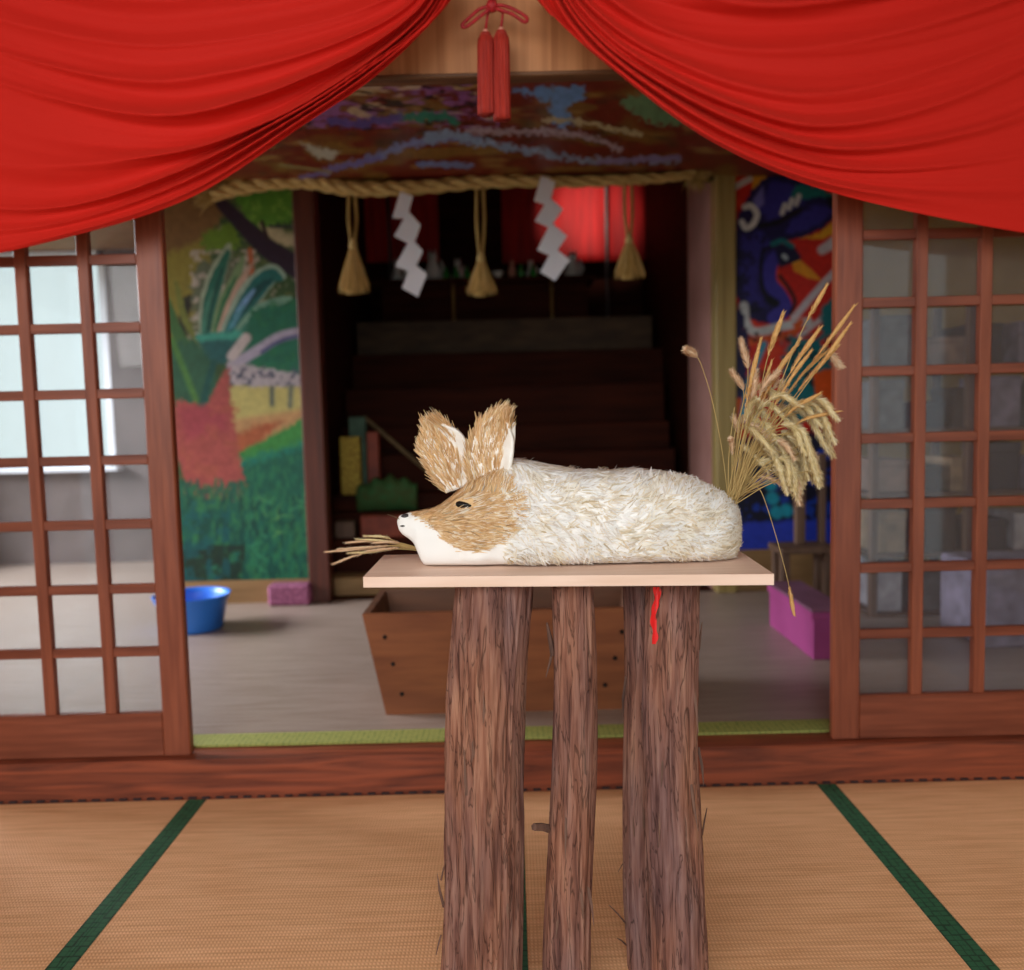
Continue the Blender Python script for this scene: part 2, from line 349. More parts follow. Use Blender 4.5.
b = MB(); b.box((XL-.06, YD, ZS-.1), (XL, YK+.06, sz0)); b.box((XL-.06, YD, sz1), (XL, YK+.06, 2.75))
b.box((XL-.06, YD, sz0), (XL, sy0, sz1)); b.box((XL-.06, sy1, sz0), (XL, YK+.06, sz1)); struct('wall_inner_left', b, M['greywall'])
struct('wall_door_side', MB().box((XL, YD-.03, ZS-.1), (-2.1, YD+.04, 2.75)), M['header'])
struct('wall_door_side_right', MB().box((2.1, YD-.03, ZS-.1), (XR, YD+.04, 2.75)), M['header'])
struct('ground', MB().box((-16, -8, -.5), (3, 18, -.45)), M['ground'])
b = MB().box((XL-.02, YB+.12, ZS-.08), (XR, YW+.02, FZ-.006)); b.box((XL-.02, YW+.02, ZS-.08), (XP, YK, FZ-.006)); struct('floor_inner', b, M['ceil'])
b = MB()
for i in range(-14, 15): pass
# rush matting with green hem
ry = fl(512, 738, FZ).y; ry2 = fl(512, 727, FZ).y
t = thing('rush_mat', 'wide grey brown woven rush mat with yellow green hem behind the door sill', 'mat', (0, (ry+YW)/2, FZ-.006))
MB().box((XL+.01, ry2, FZ-.006), (XR-.1, YW-.005, FZ)).box((XL+.01, YW-.005, FZ-.006), (XP-.01, YK-.01, FZ)).build('mat_surface', M['rush'], t)
MB().box((XL+.01, ry, FZ-.006), (XR-.1, ry2, FZ+.001)).build('hem', M['heri2'], t)
# front tatami
xs0 = fl(197, 800, 0).x; xs2 = fl(825, 783, 0).x; xs1 = (xs0+xs2)/2+.004
xs = [xs0-(xs1-xs0), xs0, xs1, xs2, xs2+(xs2-xs1)]
tl = ['tan woven tatami mat with green border at far left, left of the left green seam', 'tan woven tatami mat between the left green seam and the log legs',
      'tan woven tatami mat between the log legs and the right green seam', 'tan woven tatami mat at far right, right of the right green seam']
for i in range(4):
    t = thing('tatami_mat', tl[i], 'mat', ((xs[i]+xs[i+1])/2, YB-.95, -.03), 'tatami mats on the front floor')
    MB().box((xs[i]+.027, YB-1.9, -.03), (xs[i+1]-.027, YB-.014, 0)).build('mat_surface', M['tatami'], t)
    MB().box((xs[i]+.0005, YB-1.9, -.03), (xs[i]+.027, YB-.014, .001)).build('border', M['heri'], t)
    MB().box((xs[i+1]-.027, YB-1.9, -.03), (xs[i+1]-.0005, YB-.014, .001)).build('border', M['heri'], t)

# ------------------------------------------------------------------ lattice doors
def lattice_door(n, xin, sgn, ybot, yrail, rows, cols_px, yref):
    st = .078; zb = ZS+.001; zt = HZ; zr = at(yrail[0], yrail[1], YD).z
    cols = cols_px
    W = abs(cols[-1]-xin)+.18*2+st
    xo = xin+sgn*W
    fb = MB(); y0, y1 = YD-.016, YD+.016
    fb.box((xin, y0, zb), (xin+sgn*st, y1, zt), .004); fb.box((xo, y0, zb), (xo-sgn*st, y1, zt), .004)
    d = struct('door_%d' % n, fb, M['door'])
    r = MB(); a_, b_ = sorted((xin+sgn*st, xo-sgn*st)); r.box((a_, y0+.003, zb), (b_, y1-.003, zr), .003); r.box((a_, y0+.003, zt-.08), (b_, y1-.003, zt), .003)
    struct('door_rail', r, M['doorh'], d)
    v = MB(); c = list(cols)+[cols[-1]+sgn*.18]
    for x in c: v.box((x-.0165, y0+.001, zr), (x+.0165, y1-.006, zt-.08), .002)
    struct('vertical_muntins', v, M['door'], d)
    h = MB()
    for z in rows: h.box((a_, y0+.006, z-.014), (b_, y1-.008, z+.014), .002)
    k = struct('horizontal_muntins', h, M['doorh'], d)
    g = MB().box((a_, YD+.009, zr), (b_, YD+.012, zt-.08)); struct('glass', g, M['glass'], d)
rows = [at(60, y, YD).z for y in (653, 590, 525.5, 461.5, 395, 329, 261)]; rows += [rows[-1]+.19, rows[-1]+.38]
lattice_door(1, xa, -1, 0, (90, 713), [z for z in rows if z < HZ-.1], [at(93.5, 400, YD).x, at(31.5, 400, YD).x], 0)
rows = [at(890, y, YD).z for y in (633, 567, 503.5, 438, 371, 302.6, 235)]; rows += [rows[-1]+.19, rows[-1]+.38]
lattice_door(2, xb, 1, 0, (950, 692), [z for z in rows if z < HZ-.1], [at(917.5, 440, YD).x, at(981, 440, YD).x], 0)

# ------------------------------------------------------------------ red swag curtains
def swag(guides, name, label, seed):
    rows = [crom([(x, y, 0) for x, y in g], 150) for g in guides]
    nv = 170; P = []
    for i in range(150):
        colm = crom([r[i] for r in rows], nv); line = []
        u = i/149
        for j, q in enumerate(colm):
            v = j/(nv-1)
            ph = v*(8.2+.5*math.sin(u*3+seed))*2*PI+1.3*math.sin(u*2.3+seed)+.9*noise.noise((u*2.0, v*3.5, seed))*4
            f = (1-abs(math.sin(ph/2)))**1.3
            amp = .014+.024*math.sin(min(1, u*1.15)*PI)**.7*(1-.35*v)
            amp *= .45+1.1*noise.noise((v*4.5+seed*3, u*1.2, .3))+.35
            f2 = .006*noise.noise((u*3, v*34, seed+5))+.010*math.sin(v*23+u*5+seed)*noise.noise((v*9, u*1.5, seed+8))
            bulge = .08*math.sin(v*PI*.5)*math.sin(min(1, u*1.1)*PI)
            Y = YD-.14-bulge-f*amp*1.5-f2
            line.append(at(q.x, q.y, Y))
        P.append(line)
    mb = MB(); mb.grid(P); o = mb.build(name, M['curtain'], None, True, cen(mb)); tag(o, label, 'curtain', 'red swag curtains')
    md = o.modifiers.new('thickness', 'SOLIDIFY'); md.thickness = .003; md.offset = 1
    return o
GL = [[(440, -90), (380, -75), (300, -60), (210, -55), (120, -60), (20, -80), (-100, -120)],
      [(445, -45), (395, 0), (320, 28), (220, 48), (130, 52), (20, 28), (-110, -20)],
      [(450, -35), (415, 18), (345, 72), (260, 116), (165, 134), (40, 108), (-110, 50)],
      [(455, -28), (425, 24), (360, 72), (290, 116), (180, 170), (50, 200), (-110, 180)],
      [(466, -24), (437, 15), (375, 75), (305, 123), (190, 198), (45, 243), (-115, 275)]]
GR = [[(560, -90), (620, -75), (700, -60), (790, -55), (880, -60), (980, -80), (1120, -130)],
      [(555, -45), (600, -5), (665, 22), (760, 33), (870, 28), (990, 5), (1120, -40)],
      [(550, -35), (590, 20), (645, 60), (737, 98), (830, 112), (960, 85), (1120, 20)],
      [(545, -28), (580, 26), (640, 78), (740, 135), (850, 165), (990, 152), (1120, 110)],
      [(520, -22), (555, 18), (604, 62), (705, 137), (832, 192), (1000, 229), (1130, 245)]]
swag(GL, 'curtain', 'red crepe curtain swagged to the left of the hanging tassel', 1.0)
swag(GR, 'curtain', 'red crepe curtain swagged to the right of the hanging tassel', 2.7)

# ------------------------------------------------------------------ red tassel with bow
TY = YD-.09
t = thing('hanging_tassel', 'pair of long red silk tassels with bow hanging between the red curtains', 'tassel', at(492, -4, TY))
for (cx, y0, y1) in ((485.5, 33, 114), (501, 31, 119)):
    top = at(cx, y0, TY); bot = at(cx+1, y1, TY); L = top.z-bot.z; r = .019
    P = []
    for i in range(14):
        tt = i/13; rr = r*(.55+.45*min(1, tt*9)**.5)*(1+.06*tt)
        ring = []
        for k in range(64):
            a = 2*PI*k/64; q = 1.12*rr*(1+.07*math.sin(a*16+i*.15)+.03*math.sin(a*5)); ring.append((top.x+(bot.x-top.x)*tt+q*math.cos(a), TY+q*math.sin(a), top.z-L*tt-(.004*random.random() if i == 13 else 0)))
        P.append(ring)
    mb = MB(); mb.grid(P, True); mb.f.append(tuple(13*64+k for k in range(64))); mb.f.append(tuple(range(64))); mb.mi += [0, 0]
    ts = mb.build('tassel_skirt', M['tassel'], t, True)
    MB().lathe([(0, .007), (.006, .005), (.008, 0), (.006, -.005), (0, -.007)], top+Vector((0, -.004, .002)), 14).build('bead', M['bead'], ts, True)
    MB().tube([top+Vector((0, 0, .005)), at(cx+2, y0-18, TY), at(492, 6, TY-.004)], .0035, 8).build('cord', M['redcord'], ts, True)
k0 = at(492, 6, TY-.008)
MB().lathe([(0, .016), (.012, .012), (.017, 0), (.012, -.012), (0, -.016)], k0, 16).build('knot', M['redcord'], t, True)
for pts in ([(491, 6), (480, 9), (470, 17), (462, 25), (466, 27), (478, 18), (491, 8)], [(493, 5), (505, 6), (517, 11), (527, 18), (524, 22), (512, 14), (494, 8)]):
    P = crom([at(x, y, TY-.012) for x, y in pts], 30); MB().tube(P, .0048, 8).build('bow_loop', M['redcord'], t, True)
MB().tube([at(490, -40, TY), at(491, 5, TY)], .006, 8).build('cord', M['redcord'], t, True)
MB().tube([at(496, -40, TY), at(494, 5, TY)], .006, 8).build('cord', M['redcord'], t, True)

# ------------------------------------------------------------------ painting tools (paint lies in the surface, real flat panels)
def vnoise(x, y, s, seed=0):
    xs_ = x/s+seed*17.3; ys_ = y/s+seed*9.1; xi = np.floor(xs_).astype(int); yi = np.floor(ys_).astype(int); fx = xs_-xi; fy = ys_-yi
    def h(a, b_):
        n = (a*374761393+b_*668265263+seed*1274126177) & 0x7fffffff; n = ((n ^ (n >> 13))*1274126177) & 0x7fffffff; return ((n ^ (n >> 16)) & 0xffff)/65535
    fx = fx*fx*(3-2*fx); fy = fy*fy*(3-2*fy)
    return (h(xi, yi)*(1-fx)+h(xi+1, yi)*fx)*(1-fy)+(h(xi, yi+1)*(1-fx)+h(xi+1, yi+1)*fx)*fy
class Paint:
    def __init__(s, px, py, base): s.x, s.y = px, py; s.c = np.tile(np.array(lin(base)), (len(px), 1)).astype(float)
    def mix(s, m, col): s.c += (np.array(lin(col))-s.c)*np.clip(m, 0, 1)[:, None]
    def poly(s, pts, col, soft=1.5, a=1, wob=0):
        x = s.x+(vnoise(s.x, s.y, 3.2, 3)-.5)*wob; y = s.y+(vnoise(s.x, s.y, 3.2, 4)-.5)*wob
        ins = np.zeros(len(x), bool); d = np.full(len(x), 1e9); n = len(pts)
        for i in range(n):
            x0, y0 = pts[i]; x1, y1 = pts[(i+1) % n]
            if y0 != y1:
                c = ((y0 > y) != (y1 > y)) & (x < (x1-x0)*(y-y0)/(y1-y0)+x0); ins ^= c
            L2 = (x1-x0)**2+(y1-y0)**2+1e-9; t = np.clip(((x-x0)*(x1-x0)+(y-y0)*(y1-y0))/L2, 0, 1)
            d = np.minimum(d, np.hypot(x-x0-t*(x1-x0), y-y0-t*(y1-y0)))
        sd = np.where(ins, d, -d); s.mix(np.clip(sd/soft+.5, 0, 1)*a, col)
    def line(s, pts, w, col, soft=1.2, a=1, w2=None, wob=0):
        x = s.x+(vnoise(s.x, s.y, 3.2, 5)-.5)*wob; y = s.y+(vnoise(s.x, s.y, 3.2, 6)-.5)*wob
        P = crom([(p[0], p[1], 0) for p in pts], 24); best = np.full(len(x), -1e9); w2 = w if w2 is None else w2
        for i in range(23):
            x0, y0 = P[i][:2]; x1, y1 = P[i+1][:2]; L2 = (x1-x0)**2+(y1-y0)**2+1e-9
            t = np.clip(((x-x0)*(x1-x0)+(y-y0)*(y1-y0))/L2, 0, 1); ww = w+(w2-w)*((i+t)/23)
            best = np.maximum(best, ww/2-np.hypot(x-x0-t*(x1-x0), y-y0-t*(y1-y0)))
        s.mix(np.clip(best/soft+.5, 0, 1)*a, col)
    def leaf(s, pts, w, col, soft=1.5, a=1):
        P = crom([(p[0], p[1], 0) for p in pts], 26); best = np.full(len(s.x), -1e9)
        wob = (vnoise(s.x, s.y, 5, 8)-.5)*2.4
        for i in range(25):
            x0, y0 = P[i][:2]; x1, y1 = P[i+1][:2]; L2 = (x1-x0)**2+(y1-y0)**2+1e-9
            t = np.clip(((s.x-x0)*(x1-x0)+(s.y-y0)*(y1-y0))/L2, 0, 1); q = (i+t)/25; ww = w*np.clip(np.sin(np.pi*(.12+.80*q)), 0, 1)**.8
            best = np.maximum(best, ww/2+wob*.5-np.hypot(s.x-x0-t*(x1-x0), s.y-y0-t*(y1-y0)))
        s.mix(np.clip(best/soft+.5, 0, 1)*a, col)
    def mottle(s, amt, sc_=3, seed=1):
        n = vnoise(s.x, s.y, sc_, seed)*.6+vnoise(s.x, s.y, sc_*.45, seed+1)*.4; s.c *= (1+(n-.5)*2*amt)[:, None]
    def splotch(s, mask, sc_, thr, col, seed, a=.8, ax=1.0, ay=1.0):
        n = vnoise(s.x*ax, s.y*ay, sc_, seed)*.62+vnoise(s.x*ax+3, s.y*ay+7, sc_*.4, seed+70)*.38; s.mix(np.clip((n-thr)*6, 0, 1)*a*mask, col)
def painted_plane(name, o, ux, uy, nu, nv, painter, base, kind=None, thick=(0, .012, 0)):
    o = np.array(o); ux = np.array(ux); uy = np.array(uy)
    U, V = np.meshgrid(np.linspace(0, 1, nu), np.linspace(0, 1, nv)); P = o+U.ravel()[:, None]*ux+V.ravel()[:, None]*uy
    px, py = projn(P); pt = Paint(px, py, base); painter(pt)
    me = bpy.data.meshes.new(name); idx = np.arange(nu*nv).reshape(nv, nu)
    fs = np.stack([idx[:-1, :-1], idx[:-1, 1:], idx[1:, 1:], idx[1:, :-1]], -1).reshape(-1, 4)
    n0 = nu*nv; cor = [idx[0, 0], idx[0, -1], idx[-1, -1], idx[-1, 0]]; th = np.array(thick)
    allv = np.vstack([P, P[cor]+th]); fl_ = fs.tolist()
    rim = list(idx[0, :])+list(idx[1:, -1])+list(idx[-1, :-1][::-1])+list(idx[1:-1, 0][::-1])
    fl_ += [[n0, n0+3, n0+2, n0+1]]
    fl_ += [list(idx[0, :])[::-1]+[n0, n0+1], list(idx[:, -1])[::-1]+[n0+1, n0+2], list(idx[-1, :])+[n0+2, n0+3], list(idx[:, 0])+[n0+3, n0]]
    org = allv.mean(0); me.from_pydata((allv-org).tolist(), [], fl_)
    a = me.color_attributes.new('Col', 'FLOAT_COLOR', 'POINT'); c = np.vstack([pt.c, pt.c[cor]]); c = np.clip(c, 0, 1)
    a.data.foreach_set('color', np.hstack([c, np.ones((len(c), 1))]).astype(np.float32).ravel())
    me.materials.append(M['painted']); ob = bpy.data.objects.new(name, me); COL.objects.link(ob); ob.location = org
    return ob
YM = YW-.02
def mural_left(p):
    x, y = p.x, p.y; up = np.ones(len(x))
    p.poly([(140, 180), (320, 180), (320, 330), (140, 330)], (60, 92, 52), 4)
    p.splotch((y < 330)*1., 14, .5, (104, 118, 70), 11, .7); p.splotch((y < 340)*1., 9, .62, (190, 184, 160), 12, .6)
    p.poly([(150, 180), (238, 180), (215, 230), (190, 262), (150, 270)], (132, 100, 58), 8, wob=8)
    p.poly([(150, 262), (200, 240), (212, 262), (190, 320), (180, 360), (150, 372)], (150, 140, 60), 6, wob=6)
    p.poly([(236, 190), (310, 188), (310, 228), (288, 222), (262, 232), (246, 214)], (88, 148, 50), 4, wob=10); p.splotch((y < 228)*(x > 236)*1., 5, .55, (130, 180, 72), 14, .8)
    p.poly([(205, 232), (235, 222), (240, 246), (214, 252), (200, 246)], (108, 146, 44), 4, wob=8)
    p.poly([(258, 224), (300, 236), (304, 250), (270, 242)], (196, 188, 150), 4, wob=5)
    p.line([(222, 204), (246, 228), (270, 250), (310, 275)], 13, (46, 32, 52), 3, w2=24); p.line([(262, 222), (268, 240)], 4, (50, 34, 40))
    p.line([(270, 226), (310, 228)], 3, (60, 70, 70))
    p.line([(188, 300), (182, 330), (185, 352), (190, 372)], 10, (42, 44, 34), 3, wob=4)
    p.poly([(196, 262), (242, 258), (256, 285), (250, 330), (205, 340), (190, 300)], (104, 116, 92), 6, wob=8)
    p.splotch((y > 250)*(y < 340)*(x > 190)*(x < 260)*1., 8, .52, (196, 186, 172), 15, .9)
    p.line([(250, 250), (252, 275)], 5, (190, 104, 62))
    LT = (164, 182, 156)
    p.leaf([(204, 346), (208, 310), (216, 278), (229, 246)], 19, LT); p.leaf([(205, 344), (209, 310), (217, 280), (228, 252)], 14, (36, 110, 92)); p.line([(208, 330), (213, 300), (222, 270)], 2.5, (20, 76, 68), 2); p.leaf([(202, 336), (206, 312), (213, 290)], 5, (84, 152, 128), 2, .7)
    p.leaf([(213, 340), (222, 306), (234, 282), (243, 258)], 12, (126, 158, 112)); p.leaf([(214, 336), (224, 304), (236, 276)], 6, (58, 122, 80))
    p.leaf([(216, 338), (228, 310), (240, 284), (252, 264)], 8, (204, 172, 152))
    p.leaf([(222, 344), (238, 314), (254, 290), (270, 274), (282, 276)], 24, (158, 188, 168)); p.leaf([(224, 343), (240, 314), (256, 290), (270, 276), (280, 279)], 18, (36, 116, 112)); p.leaf([(240, 314), (256, 292), (272, 279)], 8, (22, 84, 84)); p.leaf([(232, 326), (242, 306), (254, 290)], 6, (122, 168, 212)); p.leaf([(226, 336), (234, 320), (244, 306)], 4, (84, 156, 170))
    p.leaf([(232, 344), (246, 324), (264, 308), (290, 298)], 14, (126, 176, 152)); p.leaf([(236, 340), (250, 324), (268, 311)], 7, (66, 140, 120))
    p.leaf([(236, 352), (250, 340), (270, 334), (292, 338)], 6, (90, 150, 120)); p.leaf([(168, 300), (176, 330), (190, 350), (204, 358)], 12, (70, 118, 66)); p.leaf([(176, 282), (184, 316), (198, 344)], 7, (124, 134, 62))
    p.poly([(252, 310), (310, 296), (310, 400), (268, 404), (240, 350)], (34, 116, 90), 4, wob=6); p.splotch((x > 250)*(y > 300)*(y < 380)*1., 7, .5, (44, 130, 84), 17, .6)
    p.line([(310, 330), (280, 337), (258, 350), (232, 366)], 10, (186, 178, 200), 3); p.line([(305, 334), (280, 341), (262, 352)], 4, (92, 96, 140), 2)
    p.poly([(196, 336), (236, 330), (244, 345), (225, 364), (206, 362)], (34, 100, 100), 4); p.line([(200, 338), (238, 335)], 8, (70, 170, 150), 3, wob=4)
    p.poly([(168, 340), (200, 344), (214, 372), (222, 400), (205, 412), (180, 404), (160, 380)], (50, 104, 78), 5, wob=8)
    p.line([(172, 340), (184, 370), (196, 400)], 6, (84, 140, 70), 3); p.line([(214, 362), (206, 390), (203, 408)], 7, (24, 92, 84), 2)
    p.line([(232, 356), (246, 338)], 10, (210, 198, 196), 3)
    p.poly([(228, 362), (310, 376), (310, 396), (232, 394)], (196, 186, 192), 4, wob=4); p.splotch((y > 366)*(y < 400)*(x > 230)*1., 4, .52, (84, 92, 112), 19, .9)
    p.poly([(230, 386), (310, 388), (310, 425), (232, 440)], (208, 196, 120), 4, wob=3); p.poly([(228, 420), (310, 408), (300, 430), (232, 452)], (206, 160, 108), 6)
    p.line([(272, 388), (272, 404)], 5, (100, 112, 100), 3); p.line([(291, 388), (290, 406)], 5, (120, 128, 110), 3)
    p.poly([(226, 440), (258, 424), (285, 420), (262, 440), (232, 462)], (190, 104, 66), 6, wob=4)
    p.poly([(232, 456), (270, 436), (310, 415), (310, 460), (236, 480)], (66, 152, 72), 5, wob=4); p.poly([(240, 460), (310, 440), (310, 470), (240, 490)], (24, 130, 112), 8, wob=6)
    p.poly([(240, 468), (310, 446), (310, 590), (160, 590), (160, 490)], (24, 104, 84), 5, wob=6)
    p.poly([(176, 398), (205, 408), (228, 366), (234, 420), (240, 460), (246, 490), (238, 500), (196, 498), (184, 478), (170, 440)], (182, 88, 82), 4, wob=6)
    p.poly([(178, 408), (225, 404), (228, 430), (186, 440)], (176, 74, 84), 8); p.splotch((x < 240)*(y > 405)*(y < 495)*(x > 180)*1., 12, .5, (190, 102, 78), 21, .45)
    for i in range(40):
        cx = 180+random.random()*68; p.line([(cx, 508), (cx+random.uniform(-3, 3), 494), (cx+random.uniform(-6, 6), random.uniform(478, 492))], 3.2, random.choice([(20, 96, 80), (34, 110, 84), (50, 118, 78)]), 1.6, .85)
    gm = (y > 496)*1.
    p.splotch(gm, 6, .45, (14, 78, 66), 22, .7, 1, .5); p.splotch(gm, 4, .55, (60, 140, 84), 23, .7, 1.2, .4); p.splotch((y > 455)*(x > 245)*1., 4, .5, (46, 134, 90), 24, .7, 1.5, .5)
    p.splotch((x < 245)*(y > 545)*1., 12, .35, (26, 50, 36), 25, .9); p.splotch((x < 230)*(y > 500)*1., 8, .5, (14, 96, 100), 26, .7)
    for i in range(26):
        cx, cy = 250+random.random()*55, 500+random.random()*75; a = random.uniform(-1.2, 1.2)-PI/2; L = random.uniform(8, 20)
        p.line([(cx, cy), (cx+math.cos(a)*L*.5, cy+math.sin(a)*L*.5), (cx+math.cos(a+.3)*L, cy+math.sin(a+.3)*L)], 2.0, random.choice([(70, 160, 110), (40, 124, 90), (100, 170, 96)]), 1.4, .7, .6)
    p.mottle(.2, 4, 31); p.c *= .84
def wallpanel(px0, px1, pyt, pyb, xref): return at(px0, 400, YM).x, at(px1, 400, YM).x, at(xref, pyt, YM).z, at(xref, pyb, YM).z
x0, x1, zt, zb = wallpanel(158, 303, 150, 580, 245)
o = painted_plane('mural', (x0, YM, zb), (x1-x0, 0, 0), (0, 0, zt-zb), 240, 620, mural_left, (60, 92, 52))
tag(o, 'painted mural of green agave leaves on a red trunk left of the altar', 'mural', 'wall murals')
b = MB().box((x0, YM-.002, FZ), (x1, YW-.001, zb-.001)); struct('baseboard_left', b, M['ledge'])
def mural_right(p):
    x, y = p.x, p.y
    R = (206, 34, 18)
    p.splotch(np.ones(len(x)), 16, .5, (226, 70, 24), 41, .6)
    p.line([(728, 172), (760, 158)], 6, (214, 206, 204)); p.line([(730, 190), (762, 172)], 6, (210, 200, 196)); p.poly([(753, 164), (775, 160), (768, 182), (752, 192)], (226, 160, 40), 2)
    B1 = (52, 46, 142); B2 = (26, 20, 76); K = (10, 8, 20)
    p.poly([(733, 240), (738, 215), (750, 192), (772, 170), (800, 180), (840, 198), (840, 212), (823, 229), (802, 238), (784, 241), (777, 248), (772, 262), (772, 280), (782, 292), (792, 304), (789, 318), (765, 324), (745, 316), (733, 290)], B2, 2.5, wob=3)
    p.poly([(756, 206), (772, 180), (800, 186), (812, 196), (790, 212), (768, 222)], B1, 5, wob=4); p.poly([(790, 222), (815, 205), (836, 208), (820, 224), (800, 233), (786, 234)], B1, 4, wob=3)
    p.poly([(742, 236), (762, 232), (772, 244), (760, 262), (758, 290), (766, 308), (748, 300), (740, 270)], B1, 5, wob=5, a=.8)
    p.splotch((y > 235)*(y < 320)*(x < 768)*1., 8, .55, K, 42, .7)
    p.poly([(796, 184), (824, 189), (834, 198), (818, 197), (806, 200), (790, 198)], (18, 116, 114), 2.5, wob=3); p.poly([(826, 196), (842, 198), (842, 212), (830, 210)], K, 3)
    p.poly([(753, 200), (763, 186), (764, 204), (757, 209)], (116, 112, 194), 3)
    p.line([(742, 222), (746, 228), (753, 224), (757, 214), (751, 206), (745, 207)], 6, (218, 218, 218), 1.8); p.line([(760, 226), (778, 222), (792, 214), (800, 210)], 5, K, 3)
    for q in ((782, 213), (789, 208), (796, 204)): p.line([(q[0], q[1]), (q[0]+3, q[1]-8)], 5, (212, 212, 212), 1.8)
    p.poly([(786, 241), (802, 238), (840, 222), (840, 322), (798, 320), (794, 300), (790, 288), (783, 279), (778, 268), (790, 266), (796, 256)], R, 2.5)
    p.poly([(800, 238), (820, 233), (840, 214), (840, 232), (820, 239)], (232, 170, 36), 2, wob=2)
    p.line([(782, 252), (771, 264), (770, 282), (780, 295), (785, 308), (774, 318)], 14, (58, 52, 156), 2.5); p.line([(776, 244), (763, 252), (761, 270), (764, 292), (770, 302)], 3, K, 2); p.line([(780, 276), (790, 290), (795, 302), (790, 314)], 3.5, K, 2); p.line([(770, 300), (776, 303)], 8, K, 3)
    p.poly([(774, 248), (782, 243), (794, 246), (801, 256), (800, 264), (790, 264), (780, 268)], (20, 20, 62), 3); p.line([(773, 244), (782, 241), (792, 246)], 5, (18, 118, 126), 2.5)
    p.line([(784, 256), (786, 258)], 5, (170, 186, 200), 1.2); p.poly([(792, 263), (800, 260), (812, 270), (822, 281), (808, 278), (794, 271)], (236, 158, 34), 1.6)
    p.line([(794, 318), (816, 292), (840, 266)], 7, (204, 196, 204), 2); p.line([(822, 250), (838, 240)], 9, (208, 200, 206), 3, w2=12); p.line([(800, 336), (840, 304)], 5, (204, 196, 200), 2)
    p.line([(744, 306), (746, 322), (756, 332), (784, 326), (808, 322)], 9, (200, 204, 206), 3); p.line([(746, 342), (790, 334), (800, 322)], 7, (214, 90, 30), 3, wob=4)
    p.poly([(820, 310), (840, 290), (840, 332), (822, 338)], (12, 110, 116), 3, wob=4); p.poly([(730, 310), (742, 310), (750, 345), (744, 400), (730, 400)], (28, 24, 76), 3, wob=5)
    p.poly([(786, 340), (820, 336), (834, 360), (826, 410), (790, 432), (778, 400)], (18, 112, 120), 5, wob=12); p.splotch((y > 330)*(y < 440)*1., 8, .6, (12, 10, 20), 45, .9)
    p.poly([(812, 372), (840, 366), (840, 406), (816, 404)], (222, 84, 20), 3, wob=4); p.poly([(730, 396), (744, 400), (746, 440), (730, 446)], (210, 84, 24), 3, wob=4)
    p.line([(742, 420), (750, 380), (764, 344)], 6, (60, 160, 190), 3)
    p.poly([(728, 440), (842, 430), (842, 530), (728, 530)], (14, 14, 44), 5, wob=6); p.splotch((y > 440)*(y < 522)*1., 9, .5, (20, 60, 170), 46, .9)
    for q in ((772, 498), (786, 510), (770, 484), (794, 480), (776, 512)): p.line([(q[0], q[1]), (q[0]+1, q[1]+1)], 12, (22, 150, 176), 3)
    p.poly([(725, 524), (845, 518), (845, 560), (725, 560)], (40, 62, 190), 4, wob=4); p.mottle(.16, 4, 47)
x0, x1, zt, zb = wallpanel(733, 850, 150, 549, 770)
o = painted_plane('mural', (x0, YM, zb), (x1-x0, 0, 0), (0, 0, zt-zb), 190, 620, mural_right, (204, 34, 18))
tag(o, 'painted mural of a blue bird with orange beak on red right of the altar', 'mural', 'wall murals')
MB_ = MB().box((x0-.0, YM-.002, FZ), (x1, YW-.001, zb-.001)); struct('baseboard_right', MB_, M['ledge'])
def ceil_paint(p):
    x, y = p.x, p.y; one = np.ones(len(x))
    p.splotch(one, 34, .5, (134, 100, 46), 51, .9, .7, 2.2); p.splotch(one, 20, .62, (160, 128, 70), 52, .8, .5, 2.5); p.splotch(one, 22, .66, (70, 60, 40), 59, .7, .6, 2)
    p.splotch((x < 500)*(y < 128)*1., 10, .5, (150, 100, 170), 53, .8, .6, 2); p.splotch((x < 500)*(y < 120)*1., 12, .58, (196, 176, 140), 54, .8, .6, 2)
    p.splotch((x < 480)*(y < 130)*1., 9, .62, (40, 24, 20), 55, .9, .6, 2)
    p.poly([(510, 90), (585, 86), (582, 98), (566, 108), (572, 122), (562, 132), (552, 118), (548, 102), (528, 96)], (112, 156, 214), 3, wob=8)
    p.poly([(620, 98), (650, 92), (662, 110), (690, 120), (700, 126), (660, 124), (640, 118), (624, 106)], (110, 150, 110), 3, wob=8)
    p.line([(400, 118), (440, 116), (455, 122)], 9, (50, 130, 110), 3, wob=6); p.line([(330, 120), (352, 124), (400, 118)], 8, (96, 80, 150), 3, wob=6)
    p.line([(325, 172), (372, 158), (410, 144), (450, 138), (478, 140)], 6, (126, 140, 190), 3, wob=6, w2=10); p.line([(428, 138), (450, 134), (488, 144), (540, 152), (590, 160), (680, 160)], 10, (140, 164, 196), 3, wob=8, w2=4)
    p.line([(302, 178), (345, 166), (378, 158)], 5, (116, 110, 180), 2, wob=4); p.line([(468, 130), (520, 132), (560, 132), (600, 140), (618, 150)], 6, (176, 160, 172), 3, wob=6)
    p.line([(420, 164), (470, 166)], 6, (120, 140, 190), 2, wob=4); p.line([(600, 162), (680, 158)], 5, (140, 130, 180), 2, wob=4)
    p.poly([(300, 142), (322, 148), (340, 152), (332, 160), (318, 158)], (188, 186, 170), 3, wob=4); p.line([(280, 165), (330, 172)], 3, (150, 140, 90), 2)
    p.line([(545, 120), (580, 122), (640, 134)], 5, (190, 180, 140), 2, wob=6); p.mottle(.2, 5, 56)
o = painted_plane('ceiling_painting', (-2.3, YD+.06, CZ), (4.6, 0, 0), (0, YW-YD-.1, 0), 620, 420, ceil_paint, (118, 42, 26), thick=(0, 0, .015))
tag(o, 'painted dark red ceiling panel with blue and ochre swirls above the altar opening', 'painting')
